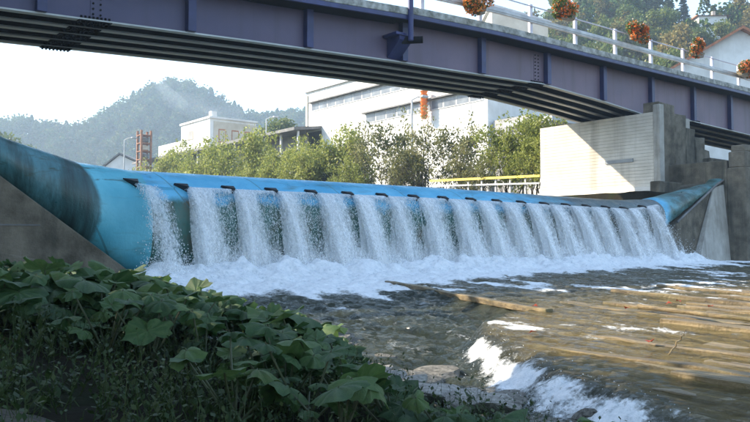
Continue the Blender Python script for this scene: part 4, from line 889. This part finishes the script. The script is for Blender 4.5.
# long open shed in front of it
SX = 40.0; s0, s1 = yx(300, SX), yx(137, SX)
sh = empty('open_shed', (SX + 3, (s0 + s1) / 2, 4), 'long low shed with a dark sheet roof before the white buildings', 'shed')
za, zb_ = zx(300, 136, SX), zx(137, 161, SX); zr_ = (za + zb_) / 2
MB().hexa([(SX - .8, s0, zr_), (SX + 7, s0, zr_ + 1), (SX + 7, s1, zr_ + 1), (SX - .8, s1, zr_)], [(SX - .8, s0, zr_ + .35), (SX + 7, s0, zr_ + 1.3), (SX + 7, s1, zr_ + 1.3), (SX - .8, s1, zr_ + .35)]).build('roof', MT['roof'], sh)
MB().box(SX + 3, SX + 3.2, s0, s1, 3.5, zr_ + .3).build('back_wall', MT['greywall'], sh)
n = 14
for k in range(n): q = s0 + .4 + (s1 - s0 - .8) * k / (n - 1); MB().box(SX - .1, SX + .1, q - .1, q + .1, 3.5, zr_ - .003).build('post', MT['mullion'], sh)
# small white gabled house at the far left
g0 = at_d(106, 167, 125); g1 = at_d(144, 167, 125); gt = float(at_d(119, 155, 125)[2]); ge = float(at_d(106, 166, 125)[2]); gx_, gy_ = float(g0[0]), float(g0[1])
gh = empty('gabled_shed', (gx_, gy_, 4), 'small white gabled shed behind the left part of the dam', 'building')
dv = Vector((float(g1[0] - g0[0]), float(g1[1] - g0[1]), 0)); L = dv.length; dv.normalize(); nv = Vector((-dv.y, dv.x, 0))
def gp(a, b, z): return (gx_ + dv.x * a + nv.x * b, gy_ + dv.y * a + nv.y * b, z)
MB().add([gp(0, 0, 3), gp(L, 0, 3), gp(L, 0, ge), gp(L * .36, 0, gt), gp(0, 0, ge), gp(0, 9, 3), gp(L, 9, 3), gp(L, 9, ge), gp(L * .36, 9, gt), gp(0, 9, ge)], [(0, 1, 2, 3, 4), (9, 8, 7, 6, 5), (0, 5, 6, 1), (1, 6, 7, 2), (4, 9, 5, 0)]).build('wall', MT['white'], gh)
MB().add([gp(-.4, -.4, ge - .15), gp(L * .36, -.4, gt + .12), gp(L + .3, -.4, ge + .05), gp(-.4, 9.4, ge - .15), gp(L * .36, 9.4, gt + .12), gp(L + .3, 9.4, ge + .05), gp(-.4, -.4, ge + .1), gp(L * .36, -.4, gt + .4), gp(L + .3, -.4, ge + .3), gp(-.4, 9.4, ge + .1), gp(L * .36, 9.4, gt + .4), gp(L + .3, 9.4, ge + .3)],
         [(0, 3, 4, 1), (1, 4, 5, 2), (6, 7, 10, 9), (7, 8, 11, 10), (0, 1, 7, 6), (1, 2, 8, 7), (2, 5, 11, 8), (3, 0, 6, 9)]).build('roof', MT['roof'], gh)
# rusty tower
tw = at_d(144, 160, 115); tx, ty = float(tw[0]), float(tw[1]); tz = float(at_d(144, 131, 115)[2])
ru = empty('steel_tower', (tx, ty, 3.5), 'rusty orange open steel tower beside the white building', 'tower')
for a in (-.75, .75):
    for b in (-.75, .75): MB().box(tx + a - .14, tx + a + .14, ty + b - .14, ty + b + .14, 3.5, tz).build('post', MT['rust'], ru)
for k in range(5):
    z = tz - .8 - k * 1.25; MB().box(tx - .9, tx + .9, ty - .9, ty + .9, z, z + .14).build('platform', MT['rust'], ru)
    if k < 4: MB().box(tx - .55, tx + .55, ty - .55, ty + .55, z - .95, z - .25).build('drum', MT['tan' if k % 2 else 'roof'], ru, bevel=.1)
# lamp posts and masts
def lamp(px, ptop, dep, label, arm=1.2):
    b = at_d(px, 170, dep); x, y = float(b[0]), float(b[1]); zt = float(at_d(px, ptop, dep)[2]); t = empty('street_lamp', (x, y, 3.5), label, 'street lamp')
    MB().tube([(x, y, 3.5), (x, y, zt)], [.13, .08], 8).build('pole', MT['mullion'], t)
    MB().tube([(x, y, zt), (x + _R[0] * arm * .5, y + _R[1] * arm * .5, zt + .25), (x + _R[0] * arm, y + _R[1] * arm, zt + .3)], .06, 6).build('arm', MT['mullion'], t)
    MB().box(x + _R[0] * arm - .3, x + _R[0] * arm + .4, y + _R[1] * arm - .18, y + _R[1] * arm + .18, zt + .2, zt + .38).build('lamp_head', MT['mullion'], t, bevel=.05)
lamp(124, 140, 95, 'slim street lamp above the white gabled shed'); lamp(266, 119, 100, 'street lamp left of the factory corner'); lamp(412, 100, 62, 'tall pale lamp mast in front of the factory', 1.0)
# yellow guard rail and pipes on the far bank
yr = empty('guard_rail', (30, 14, 3.9), 'yellow guard rail along the far bank behind the shrubs', 'guard rail')
for (p, q, hh, mt_, nm) in (((540, 177), (430, 182), .14, 'yellow', 'top_rail'), ((540, 184), (430, 187), .10, 'mullion', 'lower_rail')):
    a = at_x(p[0], p[1], 27.5); b = at_x(q[0], q[1], 27.5); MB().hexa([(27.45, a[1], a[2]), (27.55, a[1], a[2]), (27.55, b[1], b[2]), (27.45, b[1], b[2])], [(27.45, a[1], a[2] + hh), (27.55, a[1], a[2] + hh), (27.55, b[1], b[2] + hh), (27.45, b[1], b[2] + hh)]).build(nm, MT[mt_], yr)
for k in range(9):
    q = a[1] + (b[1] - a[1]) * k / 8; MB().box(27.56, 27.66, q - .05, q + .05, 3.5, float(a[2]) + .5).build('post', MT['mullion'], yr)
# house with white gable at the right
D_ = 78; A = at_d(664, 74, D_); T = at_d(741, 30, D_); B = at_d(818, 74, D_)
hx, hy = float(A[0]), float(A[1]); dv = Vector((float(B[0] - A[0]), float(B[1] - A[1]), 0)); L = dv.length; dv.normalize(); nv = Vector((-dv.y, dv.x, 0))
def hp(a, b, z): return (hx + dv.x * a + nv.x * b, hy + dv.y * a + nv.y * b, z)
ze, zt = float(A[2]), float(T[2]); hs = empty('gabled_house', (hx, hy, 6), 'white house with a broad gable and red tiled roof', 'house')
MB().add([hp(0, 0, 3), hp(L, 0, 3), hp(L, 0, ze), hp(L / 2, 0, zt), hp(0, 0, ze), hp(0, 12, 3), hp(L, 12, 3), hp(L, 12, ze), hp(L / 2, 12, zt), hp(0, 12, ze)], [(0, 1, 2, 3, 4), (9, 8, 7, 6, 5), (0, 5, 6, 1), (1, 6, 7, 2), (4, 9, 5, 0)]).build('wall', MT['white'], hs)
sl_ = (zt - ze) / (L / 2)
MB().add([hp(-.6, -.7, ze - .6 * sl_), hp(L / 2, -.7, zt), hp(L + .6, -.7, ze - .6 * sl_), hp(-.6, 12.5, ze - .6 * sl_), hp(L / 2, 12.5, zt), hp(L + .6, 12.5, ze - .6 * sl_), hp(-.6, -.7, ze - .6 * sl_ + .28), hp(L / 2, -.7, zt + .3), hp(L + .6, -.7, ze - .6 * sl_ + .28), hp(-.6, 12.5, ze - .6 * sl_ + .28), hp(L / 2, 12.5, zt + .3), hp(L + .6, 12.5, ze - .6 * sl_ + .28)],
         [(0, 3, 4, 1), (1, 4, 5, 2), (6, 7, 10, 9), (7, 8, 11, 10), (0, 1, 7, 6), (1, 2, 8, 7), (2, 5, 11, 8), (3, 0, 6, 9)]).build('roof', MT['tile'], hs)
for (u_, v_) in ((.17, 2.6), (.26, 2.6)):
    a = L * u_; w_ = MB().add([hp(a, -.06, ze - v_), hp(a + 1.0, -.06, ze - v_), hp(a + 1.0, -.06, ze - v_ + 1.5), hp(a, -.06, ze - v_ + 1.5)], [(0, 1, 2, 3)]).build('window', MT['mullion'], hs)
    MB().add([hp(a + .1, -.08, ze - v_ + .1), hp(a + .9, -.08, ze - v_ + .1), hp(a + .9, -.08, ze - v_ + 1.4), hp(a + .1, -.08, ze - v_ + 1.4)], [(0, 1, 2, 3)]).build('pane', MT['glass'], w_)
# hill house
D_ = 150; A = at_d(699, 27, D_); B = at_d(727, 27, D_); hx, hy = float(A[0]), float(A[1]); L = float(np.hypot(B[0] - A[0], B[1] - A[1])); z0 = float(A[2])
hh = empty('hillside_house', (hx, hy, z0 - 4), 'small pale house with brown roof high on the wooded slope', 'house')
dv = Vector((float(B[0] - A[0]), float(B[1] - A[1]), 0)).normalized(); nv = Vector((-dv.y, dv.x, 0))
zr2 = float(at_d(712, 16, D_)[2]); zr3 = float(at_d(712, 11.5, D_)[2])
MB().hexa([hp(0, 0, z0 - 14), hp(L, 0, z0 - 14), hp(L, 6, z0 - 14), hp(0, 6, z0 - 14)], [hp(0, 0, zr2), hp(L, 0, zr2), hp(L, 6, zr2), hp(0, 6, zr2)]).build('wall', MT['white'], hh)
MB().hexa([hp(-.5, -.6, zr2 + .01), hp(L + .8, -.6, zr2 + .01), hp(L + .8, 6.6, zr2 + .01), hp(-.5, 6.6, zr2 + .01)], [hp(.4, 2.6, zr3), hp(L, 2.6, zr3), hp(L, 3.4, zr3), hp(.4, 3.4, zr3)]).build('roof', MT['tile'], hh)
MB().hexa([hp(L * .65, 2, zr2), hp(L * .65 + .6, 2, zr2), hp(L * .65 + .6, 2.6, zr2), hp(L * .65, 2.6, zr2)], [hp(L * .65, 2, zr3 + .7), hp(L * .65 + .6, 2, zr3 + .7), hp(L * .65 + .6, 2.6, zr3 + .7), hp(L * .65, 2.6, zr3 + .7)]).build('chimney', MT['tan'], hh)
for q in (.15, .5, .8): MB().hexa([hp(L * q, -.08, z0 - .6), hp(L * q + .8, -.08, z0 - .6), hp(L * q + .8, -.002, z0 - .6), hp(L * q, -.002, z0 - .6)], [hp(L * q, -.08, z0 + .7), hp(L * q + .8, -.08, z0 + .7), hp(L * q + .8, -.002, z0 + .7), hp(L * q, -.002, z0 + .7)]).build('window', MT['glass'], hh)
# pale hall roof seen between the bridge rails
D_ = 105; A = at_d(492, 20, D_); B = at_d(548, 24, D_); hx, hy = float(A[0]), float(A[1]); L = float(np.hypot(B[0] - A[0], B[1] - A[1])); dv = Vector((float(B[0] - A[0]), float(B[1] - A[1]), 0)).normalized(); nv = Vector((-dv.y, dv.x, 0))
z1 = float(at_d(500, 4, D_)[2]); z2 = float(at_d(545, 22, D_)[2]); rh = empty('pale_hall', (hx, hy, 4), 'pale hall with sloping sheet roof seen between the bridge rails', 'building')
MB().hexa([hp(0, 0, 4), hp(L, 0, 4), hp(L, 10, 4), hp(0, 10, 4)], [hp(0, 0, z1 - .3), hp(L, 0, z2 - .3), hp(L, 10, z2 - .3), hp(0, 10, z1 - .3)]).build('wall', MT['tan'], rh)
MB().hexa([hp(-.4, -.5, z1 - .29), hp(L + .4, -.5, z2 - .29), hp(L + .4, 10.5, z2 - .29), hp(-.4, 10.5, z1 - .29)], [hp(-.4, -.5, z1), hp(L + .4, -.5, z2), hp(L + .4, 10.5, z2), hp(-.4, 10.5, z1)]).build('roof', MT['mullion'], rh)
# plants at the foot of the pillar
for i, (x, y) in enumerate([(29.0, -2.9), (30.0, -3.1)]):
    plant('bank_shrub', BP[0], (x, y, float(ground_z(x, y)) - .05), .26, i * 2, 'small green bush at the foot of the concrete pillar', 'shrub', 'bushes at the foot of the pillar', 'foliage', 'stems')

# ------------------------------------------------------------------ haze
hz = MB().box(-1450, 1550, -1350, 1550, -3, 175).build('haze', None); meta(hz, 'thin bluish morning haze over the valley', 'haze', kind='stuff')
m = bpy.data.materials.new('haze_air'); m.use_nodes = True; nt = m.node_tree; nt.nodes.remove(nt.nodes['Principled BSDF'])
pv = nt.nodes.new('ShaderNodeVolumePrincipled'); pv.inputs['Color'].default_value = (.62, .80, 1.0, 1); pv.inputs['Density'].default_value = .0007; pv.inputs['Anisotropy'].default_value = .35
nt.links.new(pv.outputs[0], nt.nodes['Material Output'].inputs['Volume']); hz.data.materials.append(m)
# drifting mist on the wooded hill
mm = bpy.data.materials.new('mist_air'); mm.use_nodes = True; nt = mm.node_tree; nt.nodes.remove(nt.nodes['Principled BSDF'])
pv = nt.nodes.new('ShaderNodeVolumePrincipled'); pv.inputs['Color'].default_value = (.9, .94, 1, 1); pv.inputs['Density'].default_value = .006
nt.links.new(pv.outputs[0], nt.nodes['Material Output'].inputs['Volume'])
for i, (px, py, a, b, rot) in enumerate([(172, 96, 17, 5, -.6), (196, 108, 22, 7, -.35), (225, 112, 16, 5, -.1), (160, 84, 9, 4, -.9)]):
    me = rock_mesh(40 + i, 1.0); me.materials.clear(); me.materials.append(mm)
    o = bpy.data.objects.new('mist', me); COL.objects.link(o); o.location = at_d(px, py, 395); o.scale = (a, 7, b); o.rotation_euler = (0, -rot, -YAW)
    meta(o, 'pale wisp of mist drifting across the wooded hill', 'mist', 'mist wisps', kind='stuff')
